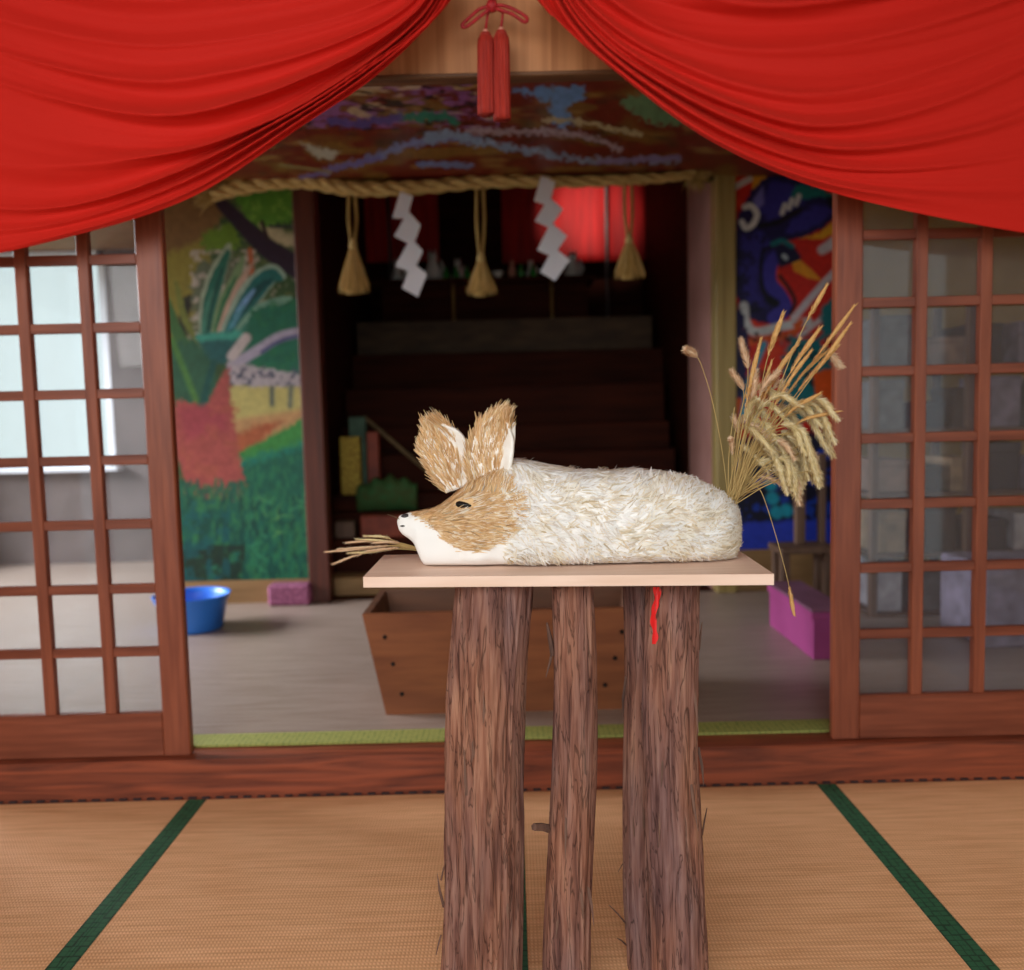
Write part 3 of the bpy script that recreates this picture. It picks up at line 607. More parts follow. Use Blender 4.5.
struct('ceiling_inner', MB().box((XL-.06, YD+.04, CZ+.02), (XR+.06, YW+.1, CZ+.07)).box((XL-.06, YW+.1, CZ+.02), (XP+.05, YK+.06, CZ+.07)), M['ceil'])

# ------------------------------------------------------------------ altar recess
xl = at(303, 400, YW).x; xr = at(713, 350, YW).x; xr2 = at(733, 350, YW).x; YR = 6.9
struct('trim_4', MB().box((xl, YW-.05, FZ), (at(322, 400, YW-.05).x, YW+.06, CZ), .005), M['postbrown'])
struct('trim_5', MB().box((xr, YW-.07, FZ), (xr2, YW+.04, CZ), .005), M['olive'])
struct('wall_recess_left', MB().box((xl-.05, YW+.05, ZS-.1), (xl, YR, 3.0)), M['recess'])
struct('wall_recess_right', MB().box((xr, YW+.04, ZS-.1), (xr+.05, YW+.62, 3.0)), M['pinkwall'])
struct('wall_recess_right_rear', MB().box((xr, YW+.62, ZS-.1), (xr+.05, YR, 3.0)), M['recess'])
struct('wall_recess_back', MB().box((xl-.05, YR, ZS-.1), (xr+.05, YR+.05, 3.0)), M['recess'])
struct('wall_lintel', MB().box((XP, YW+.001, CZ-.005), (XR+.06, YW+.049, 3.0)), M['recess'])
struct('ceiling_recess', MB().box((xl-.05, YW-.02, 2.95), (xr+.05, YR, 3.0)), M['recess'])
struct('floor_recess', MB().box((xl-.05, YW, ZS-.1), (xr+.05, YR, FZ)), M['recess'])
def zat(py, Y, px=500): return at(px, py, Y).z
xi0, xi1 = xl+.012, xr-.012
# dark wooden steps up to the altar
t = thing('altar_steps', 'dark brown wooden steps rising inside the altar recess behind the fox sculpture', 'stairs', ((xi0+xi1)/2, YW+.5, FZ))
sx0 = at(318, 580, YW+.1).x
spec = [(YW+.10, zat(578, YW+.10, 340)), (YW+.26, zat(538, YW+.26, 380)), (YW+.42, zat(512, YW+.42, 380)), (YW+.56, zat(495, YW+.56, 350)), (YW+.74, zat(452, YW+.74)), (YW+.92, zat(425, YW+.92)), (YW+1.08, zat(386, YW+1.08))]
for i, (y, z) in enumerate(spec):
    y2 = spec[i+1][0] if i+1 < len(spec) else y+.3
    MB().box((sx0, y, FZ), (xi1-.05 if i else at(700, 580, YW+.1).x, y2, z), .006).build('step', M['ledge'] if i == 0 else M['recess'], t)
y6, z6 = spec[-1]; y7 = y6+.3
tt = thing('altar_platform', 'dark altar platform with grey front panel above the wooden steps', 'altar', ((xi0+xi1)/2, y7+.4, FZ))
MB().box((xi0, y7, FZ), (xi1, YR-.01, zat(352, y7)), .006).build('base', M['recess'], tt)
y8 = y7+.12
MB().box((max(xi0+.02, at(352, 335, y8).x), y8, zat(352, y7)), (at(652, 335, y8).x, YR-.01, zat(319, y8)), .004).build('front_panel', M['recessgrey'], tt)
y9 = y8+.1; zt9 = zat(277, y9); zp9 = zat(319, y8)
t = thing('altar_table', 'dark altar table with two thin brass posts holding white and green offerings', 'table', ((at(400, 300, y9).x+at(600, 300, y9).x)/2, y9+.2, zp9))
ax0, ax1 = at(372, 277, y9).x, at(596, 277, y9).x
MB().box((ax0, y9, zt9-.03), (ax1, y9+.42, zt9), .004).build('table_top', M['recess'], t)
MB().box((ax0+.05, y9+.12, zp9), (ax1-.05, y9+.4, zt9-.03)).build('cabinet_body', M['recess'], t)
for px in (453, 552):
    x = at(px, 300, y9).x; MB().lathe([(.0, 0), (.02, 0), (.012, .03), (.012, .2), (.016, .22), (.012, .24), (.012, zt9-.03-zp9)], (x, y9+.03, zp9), 12).build('post', M['brass'], t, True)
# red cloth and poles at the back
def drape(px0, px1, pyt, pyb, Y, name, label, ph, m='redcloth'):
    a, b_ = at(px0, pyt, Y), at(px1, pyt, Y); zb_ = at((px0+px1)/2, pyb, Y).z; P = []
    for i in range(60):
        u = i/59; col = []
        for j in range(14):
            v = j/13; col.append((a.x+(b_.x-a.x)*u, Y+.006*math.sin(u*26+ph)+.01*math.sin(u*9), a.z+(zb_-a.z)*v))
        P.append(col)
    mb = MB(); mb.grid(P); o = mb.build(name, M[m], None, True, cen(mb)); md = o.modifiers.new('t', 'SOLIDIFY'); md.thickness = .004
    tag(o, label, 'cloth', 'red cloths behind the altar')
YC = YR-.2
drape(500, 645, 150, 262, YC, 'altar_cloth', 'bright red cloth hanging behind the right paper streamer in the altar', 0)
drape(362, 436, 150, 262, YC, 'altar_cloth', 'darker red cloth hanging behind the left paper streamer in the altar', 1)
for px, lb in ((386, 'thin pale pole in front of the left red altar cloth'), (605, 'thin pale pole in front of the right red altar cloth')):
    P0 = at(px, 150, YC-.1); mb = MB().tube([Vector((P0.x, P0.y, zp9)), P0], .010, 10); mb.lathe([(0, 0), (.03, 0), (.03, .02), (.012, .03)], (P0.x, P0.y, zp9), 14)
    single('curtain_pole', mb, M['poleg'], lb, 'pole', 'poles in the altar', True)
# offerings on the table
def fig_fox(px, h, Yf, label):
    c = at(px, 275, Yf); z = zt9; s = h; t = thing('fox_figurine', label, 'figurine', (c.x, Yf, z), 'white fox figurines on the altar table')
    mb = MB(); mb.lathe([(0, 0), (.30*s, 0), (.32*s, .1*s), (.26*s, .3*s), (.17*s, .55*s), (.13*s, .68*s), (.18*s, .78*s), (.13*s, .9*s), (0, .95*s)], (c.x, Yf, z), 16)
    mb.tube([(c.x, Yf-.1*s, z+.8*s), (c.x, Yf-.3*s, z+.76*s)], [.1*s, .03*s], 8); mb.build('body', M['porcelain'], t, True)
    for q in (-1, 1): MB().tube([(c.x+q*.08*s, Yf, z+.88*s), (c.x+q*.11*s, Yf, z+1.06*s)], [.06*s, .005*s], 6).build('ear', M['porcelain'], t, True)
    MB().tube([(c.x+.2*s, Yf+.2*s, z+.06*s), (c.x+.34*s, Yf+.25*s, z+.4*s), (c.x+.26*s, Yf+.2*s, z+.75*s)], [.06*s, .12*s, .02*s], 8).build('tail', M['porcelain'], t, True)
Yf = y9+.1
fig_fox(398, .17, Yf+.02, 'small white fox figurine leftmost on the dark altar table')
fig_fox(433, .21, Yf, 'tallest white fox figurine left of the green bottles on the altar table')
fig_fox(458, .15, Yf, 'small white fox figurine just left of the middle straw tassel')
fig_fox(531, .13, Yf, 'small white fox figurine left of the right paper streamer')
fig_fox(573, .20, Yf+.05, 'white fox figurine at the right end of the altar table')
for px, lb in ((446, 'leftmost green bottle on the altar table'), (456, 'second green bottle from left on the altar table'), (467, 'third green bottle from left beside middle straw tassel'), (521, 'green bottle left of the right paper streamer'), (533, 'green bottle partly behind the right paper streamer')):
    c = at(px, 270, Yf-.06); mb = MB().lathe([(0, 0), (.024, 0), (.025, .045), (.012, .065), (.010, .085), (.013, .088), (0, .09)], (c.x, Yf-.06, zt9), 14); single('green_bottle', mb, M['greenglass'], lb, 'bottle', 'green bottles on the altar table', True)
c = at(498, 270, Yf-.05); mb = MB().lathe([(0, 0), (.02, 0), (.022, .01), (.045, .045), (.042, .045), (.018, .014), (0, .012)], (c.x, Yf-.05, zt9), 20); single('offering_bowl', mb, M['porcelain'], 'small white bowl in the middle of the altar table', 'bowl', smooth=True)
c = at(512, 270, Yf); mb = MB().lathe([(0, 0), (.02, 0), (.03, .05), (.022, .09), (.012, .1), (.02, .13), (0, .13)], (c.x, Yf, zt9), 16); single('offering_vase', mb, mat('pink_vase', (206, 140, 120), None, .5), 'small pinkish vase beside the white bowl on altar table', 'vase', smooth=True)
# things on the lower steps at left
def sit(name, px0, px1, pyt, k, m, label, cat, dy=.02, dep=.08, bev=.006):
    y, z = spec[k]; Y = y+dy; a = at(px0, pyt, Y); b_ = at(px1, pyt, Y)
    mb = MB().box((a.x, Y, z), (b_.x, Y+dep, a.z), bev); return single(name, mb, M[m], label, cat)
sit('patterned_box', 339, 359, 437, 3, 'yellow', 'upright yellow patterned box on dark step left of the fox', 'box', .01, .08)
sit('carton', 348, 365, 417, 3, 'teal', 'pale green carton behind the yellow patterned box', 'carton', .10, .05)
sit('wooden_box', 366, 378, 432, 3, 'redbox', 'small red brown box just right of the yellow patterned box', 'box', .02, .06)
sit('red_brown_box', 360, 420, 516, 1, 'redbox', 'wide red brown box behind the white fox muzzle', 'box', .01, .12)
sit('small_box', 334, 354, 522, 1, 'clutter_wood', 'small brown box left of the wide red brown box', 'box', .02, .1)
# green cloth bundle
y, z = spec[2]; a = at(356, 480, y+.06); b_ = at(416, 474, y+.06); P = []
for i in range(24):
    u = i/23; ring = []; x = a.x+(b_.x-a.x)*u; hh = (a.z+(b_.z-a.z)*u-z)*(.75+.25*math.sin(u*PI))*(1+.08*math.sin(u*25)); rr = .06*(.6+.4*math.sin(u*PI))
    for k in range(20):
        q = 2*PI*k/20; ring.append((x, y+.075+rr*math.cos(q)*(1+.05*math.sin(q*5+i)), z+hh*.5+hh*.5*math.sin(q)*(1+.04*math.sin(q*7+i*.7))))
    P.append(ring)
mb = MB(); mb.grid(P, True); mb.f += [tuple(range(20))[::-1], tuple(23*20+k for k in range(20))]; mb.mi += [0, 0]
single('cloth_bundle', mb, M['green'], 'green and olive cloth bundle on the step behind the fox ears', 'bundle', smooth=True)
p0 = at(364, 417, spec[3][0]+.13); p1 = at(399, 447, spec[3][0]+.06)
p2 = p1+(p1-p0)*.0; mb = MB().tube([p0, p1, p1+(p1-p0)*1.0], .012, 8); single('leaning_stick', mb, M['stick'], 'pale wooden stick leaning diagonally above the green bundle', 'stick')

# ------------------------------------------------------------------ shimenawa rope, straw tassels, paper streamers
YS = YW-.16
rp = [(212, 196), (240, 187), (275, 181), (310, 181), (345, 188), (385, 189), (425, 187), (470, 183), (520, 181), (570, 182), (620, 180), (660, 178), (696, 174)]
ctr = crom([at(x, y, YS) for x, y in rp], 240)
t = thing('straw_rope', 'thick twisted straw rope hanging across the top of the altar opening', 'rope', (0, YS, ctr[120].z))
for s in range(3):
    P = []; R_ = []
    for i, c in enumerate(ctr):
        u = i/239; r = (.047*(1-.48*u))*(1 if u > .1 else .6+4*u); a = u*2*PI*8.5+s*2*PI/3; P.append(c+Vector((0, math.cos(a), math.sin(a)))*r*.52); R_.append(r*.53)
    MB().tube(P, R_, 10).build('rope_strand', M['straw'], t, True)
fr = MB()
for i in range(260):
    u = random.random(); i0 = int(u*235); c = ctr[i0]; a = random.random()*2*PI; n = Vector((0, math.cos(a), math.sin(a))); fr.blade(c+n*.02*(1-.4*u), (ctr[i0+2]-c).normalized()+n*.6+Vector((0, 0, random.uniform(-.4, .3))), n, random.uniform(.02, .06), .0022, lin((196, 168, 104)))
for e, dr, cnt in ((ctr[-1], Vector((.55, 0, -.5)), 160), (ctr[0], Vector((-1, 0, -.3)), 120)):
    for i in range(cnt):
        d = dr+Vector((random.uniform(-.9, .5), random.uniform(-.4, .4), random.uniform(-.6, .5)))
        fr.blade(e+Vector((random.uniform(-.03, .02), random.uniform(-.02, .02), random.uniform(-.02, .02))), d, Vector((0, -1, 0)), random.uniform(.04, .1), .004, lin(random.choice([(196, 168, 104), (170, 140, 80), (214, 190, 130)])), random.uniform(-.2, .2))
fr.build('loose_straw', M['blades'], t)['kind'] = 'stuff'
def straw_tassel(px, pyt, pyn, pyb, hw, label):
    top = at(px, pyt, YS); nk = at(px+1, pyn, YS); bt = at(px, pyb, YS); s = YS/F
    t = thing('straw_tassel', label, 'tassel', top, 'straw tassels hanging from the rope')
    for q in (-1, 1):
        P = crom([top+Vector((q*.016, 0, 0)), top.lerp(nk, .5)+Vector((q*.019, .004*q, 0)), nk+Vector((q*.006, 0, 0))], 14); MB().tube(P, .0085, 8).build('cord', M['strawv'], t, True)
    MB().tube([nk+Vector((0, 0, .03)), nk, nk-Vector((0, 0, .03))], [.012, .022, .018], 14).build('binding', M['straw'], t, True)
    br = MB(); L = nk.z-bt.z
    for i in range(420):
        a = random.random()*2*PI; r = math.sqrt(random.random())*hw*s*.88; d = Vector((math.cos(a)*r, math.sin(a)*r*.7, -L*random.uniform(.85, 1.03)+.02)); p0 = nk+Vector((math.cos(a)*.012, math.sin(a)*.012, .0)); n = Vector((math.cos(a), math.sin(a), .0))
        br.blade(p0, d, n if random.random() < .5 else Vector((0, -1, 0)), d.length, .005, lin(random.choice([(226, 190, 118), (196, 158, 88), (238, 208, 142), (170, 134, 72)])), .05)
    P = [];
    for i in range(8):
        v = i/7; rr = .012+(hw*s*.4-.012)*v**1.2; P.append([(nk.x+(bt.x-nk.x)*v+rr*math.cos(2*PI*k/30)*(1+.05*math.sin(k*5)), YS+.7*rr*math.sin(2*PI*k/30), nk.z-L*v*.94) for k in range(30)])
    m2 = MB(); m2.grid(P, True); m2.f.append(tuple(7*30+k for k in range(30))); m2.mi.append(0); c_ = m2.build('straw_skirt', M['strawv'], t, True)
    br.build('straw_fringe', M['blades'], c_)
straw_tassel(352, 196, 245, 297, 15, 'left straw tassel hanging from the twisted rope, left of both paper streamers')
straw_tassel(480, 188, 258, 299, 15, 'middle straw tassel hanging from the rope between the two paper streamers')
straw_tassel(628, 181, 240, 282, 15, 'right straw tassel hanging from the rope, right of both paper streamers')
def shide(segs, label):
    mb = MB()
    for i, q in enumerate(segs):
        f = [at(x, y, YS-.03-.006*(i % 2)) for x, y in q]; bk = [p+Vector((0, .002, 0)) for p in f]; mb.hexa(bk, f)
    single('paper_streamer', mb, M['paper'], label, 'paper streamer', 'white zigzag paper streamers')
shide([[(400, 192), (413, 196), (407, 219), (392, 218)], [(408, 211), (421, 225), (413, 246), (394, 236)], [(411, 237), (423, 251), (413, 273), (395, 266)], [(412, 262), (427, 274), (418, 297), (402, 288)]], 'left white zigzag paper streamer hanging from the straw rope')
shide([[(541, 176), (556, 180), (549, 206), (534, 201)], [(549, 197), (563, 209), (550, 228), (535, 221)], [(551, 222), (567, 236), (553, 257), (537, 250)], [(554, 247), (570, 260), (555, 281), (540, 272)]], 'right white zigzag paper streamer hanging from the straw rope')

# ------------------------------------------------------------------ offering box
yf = fl(504, 712, FZ).y; zt_ = at(504, 611, yf-.03).z; dd = .34
tl_, tr_ = at(362, 613, yf-.03).x, at(646, 607, yf-.03).x; bl_, br_ = at(386, 712, yf).x, at(622, 706, yf).x
t = thing('offering_box', 'brown flared wooden offering box with iron nails behind the log legs', 'box', ((bl_+br_)/2, yf+dd/2, FZ)); th = .022
def q4(x0, x1, y0, y1, z): return [(x0, y0, z), (x1, y0, z), (x1, y1, z), (x0, y1, z)]
MB().hexa(q4(bl_, br_, yf, yf+th, FZ), q4(tl_, tr_, yf-.03, yf-.03+th, zt_)).build('front_panel', M['box'], t)
MB().hexa(q4(bl_, br_, yf+dd-th, yf+dd, FZ), q4(tl_, tr_, yf+dd+.03-th, yf+dd+.03, zt_)).build('back_panel', M['boxin'], t)
MB().hexa(q4(bl_, bl_+th, yf+th, yf+dd-th, FZ), q4(tl_, tl_+th, yf-.03+th, yf+dd+.03-th, zt_)).build('side_panel', M['boxin'], t)
MB().hexa(q4(br_-th, br_, yf+th, yf+dd-th, FZ), q4(tr_-th, tr_, yf-.03+th, yf+dd+.03-th, zt_)).build('side_panel', M['boxin'], t)
MB().box((bl_+th, yf+th, FZ), (br_-th, yf+dd-th, FZ+.02)).build('bottom_board', M['boxin'], t)
for px, py in ((385, 637), (393, 664), (402, 694), (615, 658), (605, 685), (622, 632)):
    u = (712-py)/101; Yn = yf-.03*u; c = at(px, py, Yn); n = MB(); n.lathe([(0, .006), (.006, .004), (.008, 0)], (0, 0, 0), 10)
    n.v = [(c.x+x, Yn-z-.0005, c.z+y) for x, y, z in n.v]; n.build('nail', M['nail'], t, True)

# ------------------------------------------------------------------ basin, pink bundle, crate, stand
c = fl(191, 630, FZ); c = Vector((c.x, c.y+.03, FZ)); rB = .2; hB = .165
yb = c.y; rB = (at(229, 590, yb).x-c.x)
prof = [(0, .006), (rB*.72, .006), (rB*.74, 0), (rB*.76, .006), (rB*.9, hB*.82), (rB*.95, hB*.86), (rB*.96, hB*.98), (rB*1.0, hB), (rB*.97, hB*1.01), (rB*.92, hB*.97), (rB*.88, hB*.82), (rB*.73, .02), (0, .014)]
mb = MB().lathe(prof, c, 48); single('wash_basin', mb, M['blueplastic'], 'round blue plastic basin on the floor beside the left lattice door', 'basin', smooth=True)
a = at(267, 586, YM-.1); b_ = at(309, 586, YM-.1)
mb = MB().box((a.x, YM-.1, FZ), (b_.x, YM-.004, at(290, 585, YM-.1).z), .012); single('cloth_bundle', mb, M['pinkcloth'], 'low pink patterned bundle on floor under the left mural', 'bundle')
p0 = fl(813, 660, FZ); p1 = fl(770, 625, FZ); hz = at(770, 584, p1.y).z
wX = .13
t = thing('storage_crate', 'magenta plastic crate on the floor left of the right lattice door', 'crate', (p0.x+wX/2, (p0.y+p1.y)/2, FZ))
x0 = p0.x; w_ = .012; tp = .014
for nm, (A, B) in {'front_wall': ((x0, p0.y, FZ), (x0+wX, p0.y+w_, hz)), 'back_wall': ((x0, p1.y-w_, FZ), (x0+wX, p1.y, hz)), 'side_wall': ((x0, p0.y+w_, FZ), (x0+w_, p1.y-w_, hz))}.items():
    MB().box(A, B, .003).build(nm, M['magenta'], t)
MB().box((x0+wX-w_, p0.y+w_, FZ), (x0+wX, p1.y-w_, hz), .003).build('side_wall', M['magenta'], t)
MB().box((x0+w_, p0.y+w_, FZ), (x0+wX-w_, p1.y-w_, FZ+.01)).build('bottom', M['magenta'], t)
r = MB(); r.box((x0-.01, p0.y-.01, hz-.03), (x0+wX+.01, p0.y, hz), .003); r.box((x0-.01, p0.y, hz-.03), (x0, p1.y, hz), .003); r.build('rim', M['magenta'], t)
MB().box((x0-.012, p0.y-.012, hz), (x0+wX+.012, p1.y+.002, hz+.012), .004).build('lid', M['magentagrey'], t)
# low dark wooden stand behind the crate
ys = p1.y+.1; s0 = at(781, 540, ys); t = thing('wooden_stand', 'dark wooden low stand tilted behind the magenta crate', 'stand', (s0.x+.3, ys+.15, FZ))
zt_ = at(800, 548, ys).z
MB().box((s0.x, ys, zt_-.03), (s0.x+.27, ys+.2, zt_), .004).build('stand_top', M['clutter_wood'], t)
for dx in (.01, .21):
    for dy in (.02, .14): MB().box((s0.x+dx, ys+dy, FZ), (s0.x+dx+.04, ys+dy+.04, zt_-.03), .003).build('leg', M['clutter_wood'], t)
px_ = at(808, 500, ys).x
MB().box((px_-.02, ys+.1, zt_), (px_+.025, ys+.14, at(808, 455, ys).z), .003).build('upright_bar', M['clutter_wood'], t)
MB().box((px_+.09, ys+.1, zt_), (px_+.12, ys+.14, at(808, 455, ys).z), .003).build('upright_bar', M['clutter_wood'], t)
MB().box((px_-.02, ys+.105, at(808, 480, ys).z), (px_+.12, ys+.135, at(808, 473, ys).z), .003).build('cross_bar', M['clutter_wood'], t)

# ------------------------------------------------------------------ storage rack behind the right door
Yk = 3.85; kx0, kx1 = at(872, 400, Yk).x, at(1085, 400, Yk).x
t = thing('storage_rack', 'brown wooden open rack crowded with boxes seen through the right lattice door', 'rack', ((kx0+kx1)/2, Yk+.15, FZ))
for x in (kx0, (kx0+kx1)/2-.05, kx1-.035):
    for y in (Yk, Yk+.3): MB().box((x, y, FZ), (x+.035, y+.035, at(950, 300, Yk).z), .003).build('upright', M['clutter_wood'], t)
shz = [at(950, py, Yk).z for py in (612, 553, 492, 428, 364)]
for z in shz: MB().box((kx0+.001, Yk+.001, z-.02), (kx1-.001, Yk+.334, z), .002).build('shelf', M['clutter_wood'], t)
cols = {'grey': (124, 122, 124), 'lilac': (150, 140, 164), 'dark brown': (70, 54, 46), 'pinkish tan': (160, 130, 116), 'charcoal': (52, 50, 58), 'pale': (206, 202, 214), 'tan': (166, 136, 104)}
MC = {k: mat('box_'+k.replace(' ', '_'), v, tuple(q*.75 for q in v), .7, (16, 16, 16), .1) for k, v in cols.items()}
rown = ['bottom', 'second', 'middle', 'fourth', 'top']
plan = [['pale', 'grey', 'charcoal', 'lilac', 'grey'], ['tan', 'dark brown', 'charcoal', 'pale'], ['pinkish tan', 'dark brown', 'tan', 'charcoal', 'lilac'], ['grey', 'charcoal', 'dark brown', 'lilac', 'grey'], ['grey', 'pinkish tan', 'charcoal', 'lilac']]
ordn = ['leftmost', 'second from left', 'third from left', 'fourth from left', 'fifth from left']
for r_, row in enumerate(plan):
    x = kx0+.05; zz = shz[r_]; gap = (kx1-kx0-.12)/len(row)
    for k_, cn in enumerate(row):
        w = gap*random.uniform(.6, .88); h = random.uniform(.12, .24)*(1 if r_ < 4 else .95); d = random.uniform(.18, .27); Y0 = Yk+.03+random.uniform(0, .02)
        if x < (kx0+kx1)/2-.01 < x+w+.04: pass
        rot = random.uniform(-.12, .12); mb = MB(); cx = x+w/2
        Mx = Matrix.Translation((cx, Y0+d/2, zz)) @ Matrix.Rotation(rot*.3, 4, 'Z')
        t = thing('storage_box', '%s box %s on the %s shelf of the rack behind right door' % (cn, ordn[k_], rown[r_]), 'box', (cx, Y0+d/2, zz), 'boxes on the storage rack')
        mb.box((-w/2, -d/2, .0005), (w/2, d/2, h*.8), .004, M_=Mx).build('box_body', MC[cn], t)
        m3 = MB().box((-w/2-.004, -d/2-.004, h*.8), (w/2+.004, d/2+.004, h), .004, M_=Mx); m3.build('lid', MC[cn], t)
        x += gap
# pale draped low table in front of the rack
Yq = 3.3; a = at(985, 566, Yq); b_ = at(1100, 566, Yq)
mb = MB().box((a.x, Yq, FZ), (b_.x, Yq+.35, a.z-.0), .01); single('storage_chest', mb, MC['lilac'], 'pale lilac chest low at the right edge behind lattice door', 'chest')

# ------------------------------------------------------------------ display stand: board on cedar log legs
YT = fl(568, 575, 0).y  # placeholder
TZ = .81
fa, fb_ = fl(363, 577, TZ), fl(774, 574, TZ); ba, bb = fl(384, 555, TZ), fl(733, 546.5, TZ)
print('board', fa, fb_, ba, bb)
yf0 = (fa.y+fb_.y)/2; bx0 = fa.x; bx1 = fb_.x; yb0 = (ba.y+bb.y)/2; BT = .0185
stand = thing('display_stand', 'rustic stand of a pale pine board on upright cedar log legs in the centre', 'stand', ((bx0+bx1)/2, (yf0+yb0)/2, 0))
MB().hexa([(fa.x, fa.y, TZ-BT), (fb_.x, fb_.y, TZ-BT), (bb.x, bb.y, TZ-BT), (ba.x, ba.y, TZ-BT)], [(fa.x, fa.y, TZ), (fb_.x, fb_.y, TZ), (bb.x, bb.y, TZ), (ba.x, ba.y, TZ)]).build('board', M['board'], stand)
xm = at(570, 585, yf0).x
def log(pxs_top, pxs_bot, Yc, seed, groove=None, n=160, m=240):
    # centre line from pixel spans at y=600 and y=960
    (a0, a1), (b0, b1) = pxs_top, pxs_bot
    A0, A1, B0, B1 = at(a0, 600, Yc), at(a1, 600, Yc), at(b0, 960, Yc), at(b1, 960, Yc)
    ra = (A1.x-A0.x)/2; rb = (B1.x-B0.x)/2; ca = (A0.x+A1.x)/2; cb = (B0.x+B1.x)/2; P = []
    for i in range(m):
        v = i/(m-1); z = v*(TZ-BT); k = (z-B0.z)/(A0.z-B0.z); cx = cb+(ca-cb)*k; r = rb+(ra-rb)*k; cx += .006*math.sin(z*7+seed); ring = []
        for j in range(n):
            q = 2*PI*j/n; cq, sq = math.cos(q), math.sin(q)
            d = .05*noise.noise((cq*1.3+seed, sq*1.3, z*2.0))*1.2
            rg = noise.noise((cq*6+seed*3, sq*6, z*1.6)); d += .075*(1-2*abs(rg))-.03
            rg = noise.noise((cq*15+seed, sq*15+seed, z*3.5)); d += .05*(1-2.4*abs(rg))
            d += .035*noise.noise((cq*34, sq*34+seed, z*9))
            if groove:
                for gq, gd in groove:
                    dq = (q-gq+PI) % (2*PI)-PI; d -= gd*math.exp(-(dq/.13)**2)
            rr = r*(1+d*.9); ring.append((cx+rr*cq, Yc+rr*sq, z))
        P.append(ring)
    mb = MB(); mb.grid(P, True); mb.f += [tuple(range(n))[::-1], tuple((m-1)*n+k for k in range(n))]; mb.mi += [0, 0]
    mb.c = []
    o = mb.build('log_leg', M['bark'], stand, True); bv = BVHTree.FromPolygons(mb.v, mb.f)
    # peeling strips of bark
    for s in range(6):
        q = random.uniform(PI*.95, PI*2.05); z0 = random.uniform(.15, .7); z = z0; L = random.uniform(.04, .12); k = (z0-B0.z)/(A0.z-B0.z); cx = cb+(ca-cb)*k; r = rb+(ra-rb)*k
        p = Vector((cx+r*1.0*math.cos(q), Yc+r*1.0*math.sin(q), z0)); n_ = Vector((math.cos(q), math.sin(q), 0)); up = random.choice((-1, 1))
        st = MB().tube([p-n_*.003, p+Vector((0, 0, up*L*.5))+n_*.004, p+Vector((0, 0, up*L))+n_*random.uniform(.005, .014)], [.003, .0028, .0006], 5, squash=.4)
        st.build('bark_strip', M['cutwood'], o)
    return o, bv
yl = yf0+.1
l1, bv1 = log((457, 531), (440, 517), yl, 1.0, [(PI*1.5-.75, .16), (PI*1.5+.35, .05)])
l2, bv2 = log((553, 593), (547, 592), yl-.02, 4.2, n=110)
l3, bv3 = log((645, 697), (650, 702), yl-.01, 7.7, [(PI*1.5+.5, .05)], n=130)
l4, bv4 = log((622, 660), (628, 666), yl+.062, 9.4, n=90)
def twig(par, a, b_, Ya, Yb, r=.0018):
    p, q = at(*a, Ya), at(*b_, Yb); MB().tube([p, p.lerp(q, .5)+Vector((0, 0, .002)), q], [r, r*.85, r*(.8 if r > .006 else .4)], 6).build('twig', M['cutwood'], par)
yq = yl-.02
twig(l2, (550, 829), (534, 827), yq, yq-.03, .0085)
twig(l2, (553, 655), (547, 623), yq, yq-.01, .005)
twig(l4, (627, 925), (609, 905), yl+.06, yl+.02, .0018); twig(l4, (626, 945), (617, 938), yl+.06, yl+.03, .0016); twig(l4, (626, 860), (618, 872), yl+.08, yl+.05, .0012)
twig(l3, (702, 835), (707, 808), yl, yl-.02, .002); twig(l3, (699, 650), (702, 622), yl, yl-.01, .002)
twig(l1, (441, 935), (436, 955), yl, yl-.01, .002); twig(l1, (452, 700), (447, 690), yl, yl-.01, .002); twig(l1, (441, 880), (446, 860), yl-.01, yl-.02, .0018)
# red paint line on the right log
def hit(bv, px, py):
    d = ray(px, py).normalized(); h = bv.ray_cast(Vector((0, 0, H)), d); return (h[0], h[1])
mb = MB(); pl = []
for i in range(26):
    u = i/25; py = 587+u*57; px = 656.5-3.0*u+1.6*math.sin(u*9); ws = 3.2*(1-.3*u)*(1+.25*math.sin(u*23)); row = []
    for k in range(6):
        h = hit(bv3, px-ws+2*ws*k/5, py); row.append((h[0]+h[1]*.0012) if h[0] else None)
    if all(row): pl.append(row)
mb.grid(pl); o = mb.build('paint_line', M['redpaint'], l3, True); o['label'] = 'bright red painted line'

# ------------------------------------------------------------------ the straw fox
YCF = (yf0+yb0)/2+.012
def fz(px, py): p = at(px, py, YCF); return p.x, p.z
# px, top y, bottom y, half depth (m)
ST = [(397.5, 520, 526, .006), (399, 516.5, 532, .013), (403, 514.5, 537, .020), (409, 513, 541, .026), (414, 512, 546, .030), (418, 511.5, 556, .034), (423, 511, 566, .038), (431, 509, None, .044), (440, 505, None, .050), (449, 499, None, .055), (457, 492, None, .060), (466, 485, None, .064), (476, 479, None, .067),
      (488, 472, None, .069), (500, 464, None, .072), (512, 460, None, .078), (528, 461, None, .084), (548, 465, None, .087), (575, 469, None, .089), (605, 471, None, .090), (635, 470, None, .089), (660, 472, None, .087), (685, 476, None, .084), (703, 483, None, .077), (714, 489, 566, .068), (723, 495, 563, .056), (730, 502, 556, .042), (735, 509, 545, .026), (737, 516, 536, .010)]
stx = [];
for px, yt, ybm, w in ST:
    x, zt_ = fz(px, yt); zb_ = TZ+.0015 if ybm is None else max(TZ+.0015, at(px, ybm, YCF-.04 if px < 430 else YCF).z)
    stx.append((x, zt_, zb_, w))
NSF = 150; NRF = 72
cs = crom([(a_, b__, c_) for a_, b__, c_, d_ in stx], NSF); cw = crom([(d_, 0, 0) for *_, d_ in stx], NSF)
P = []
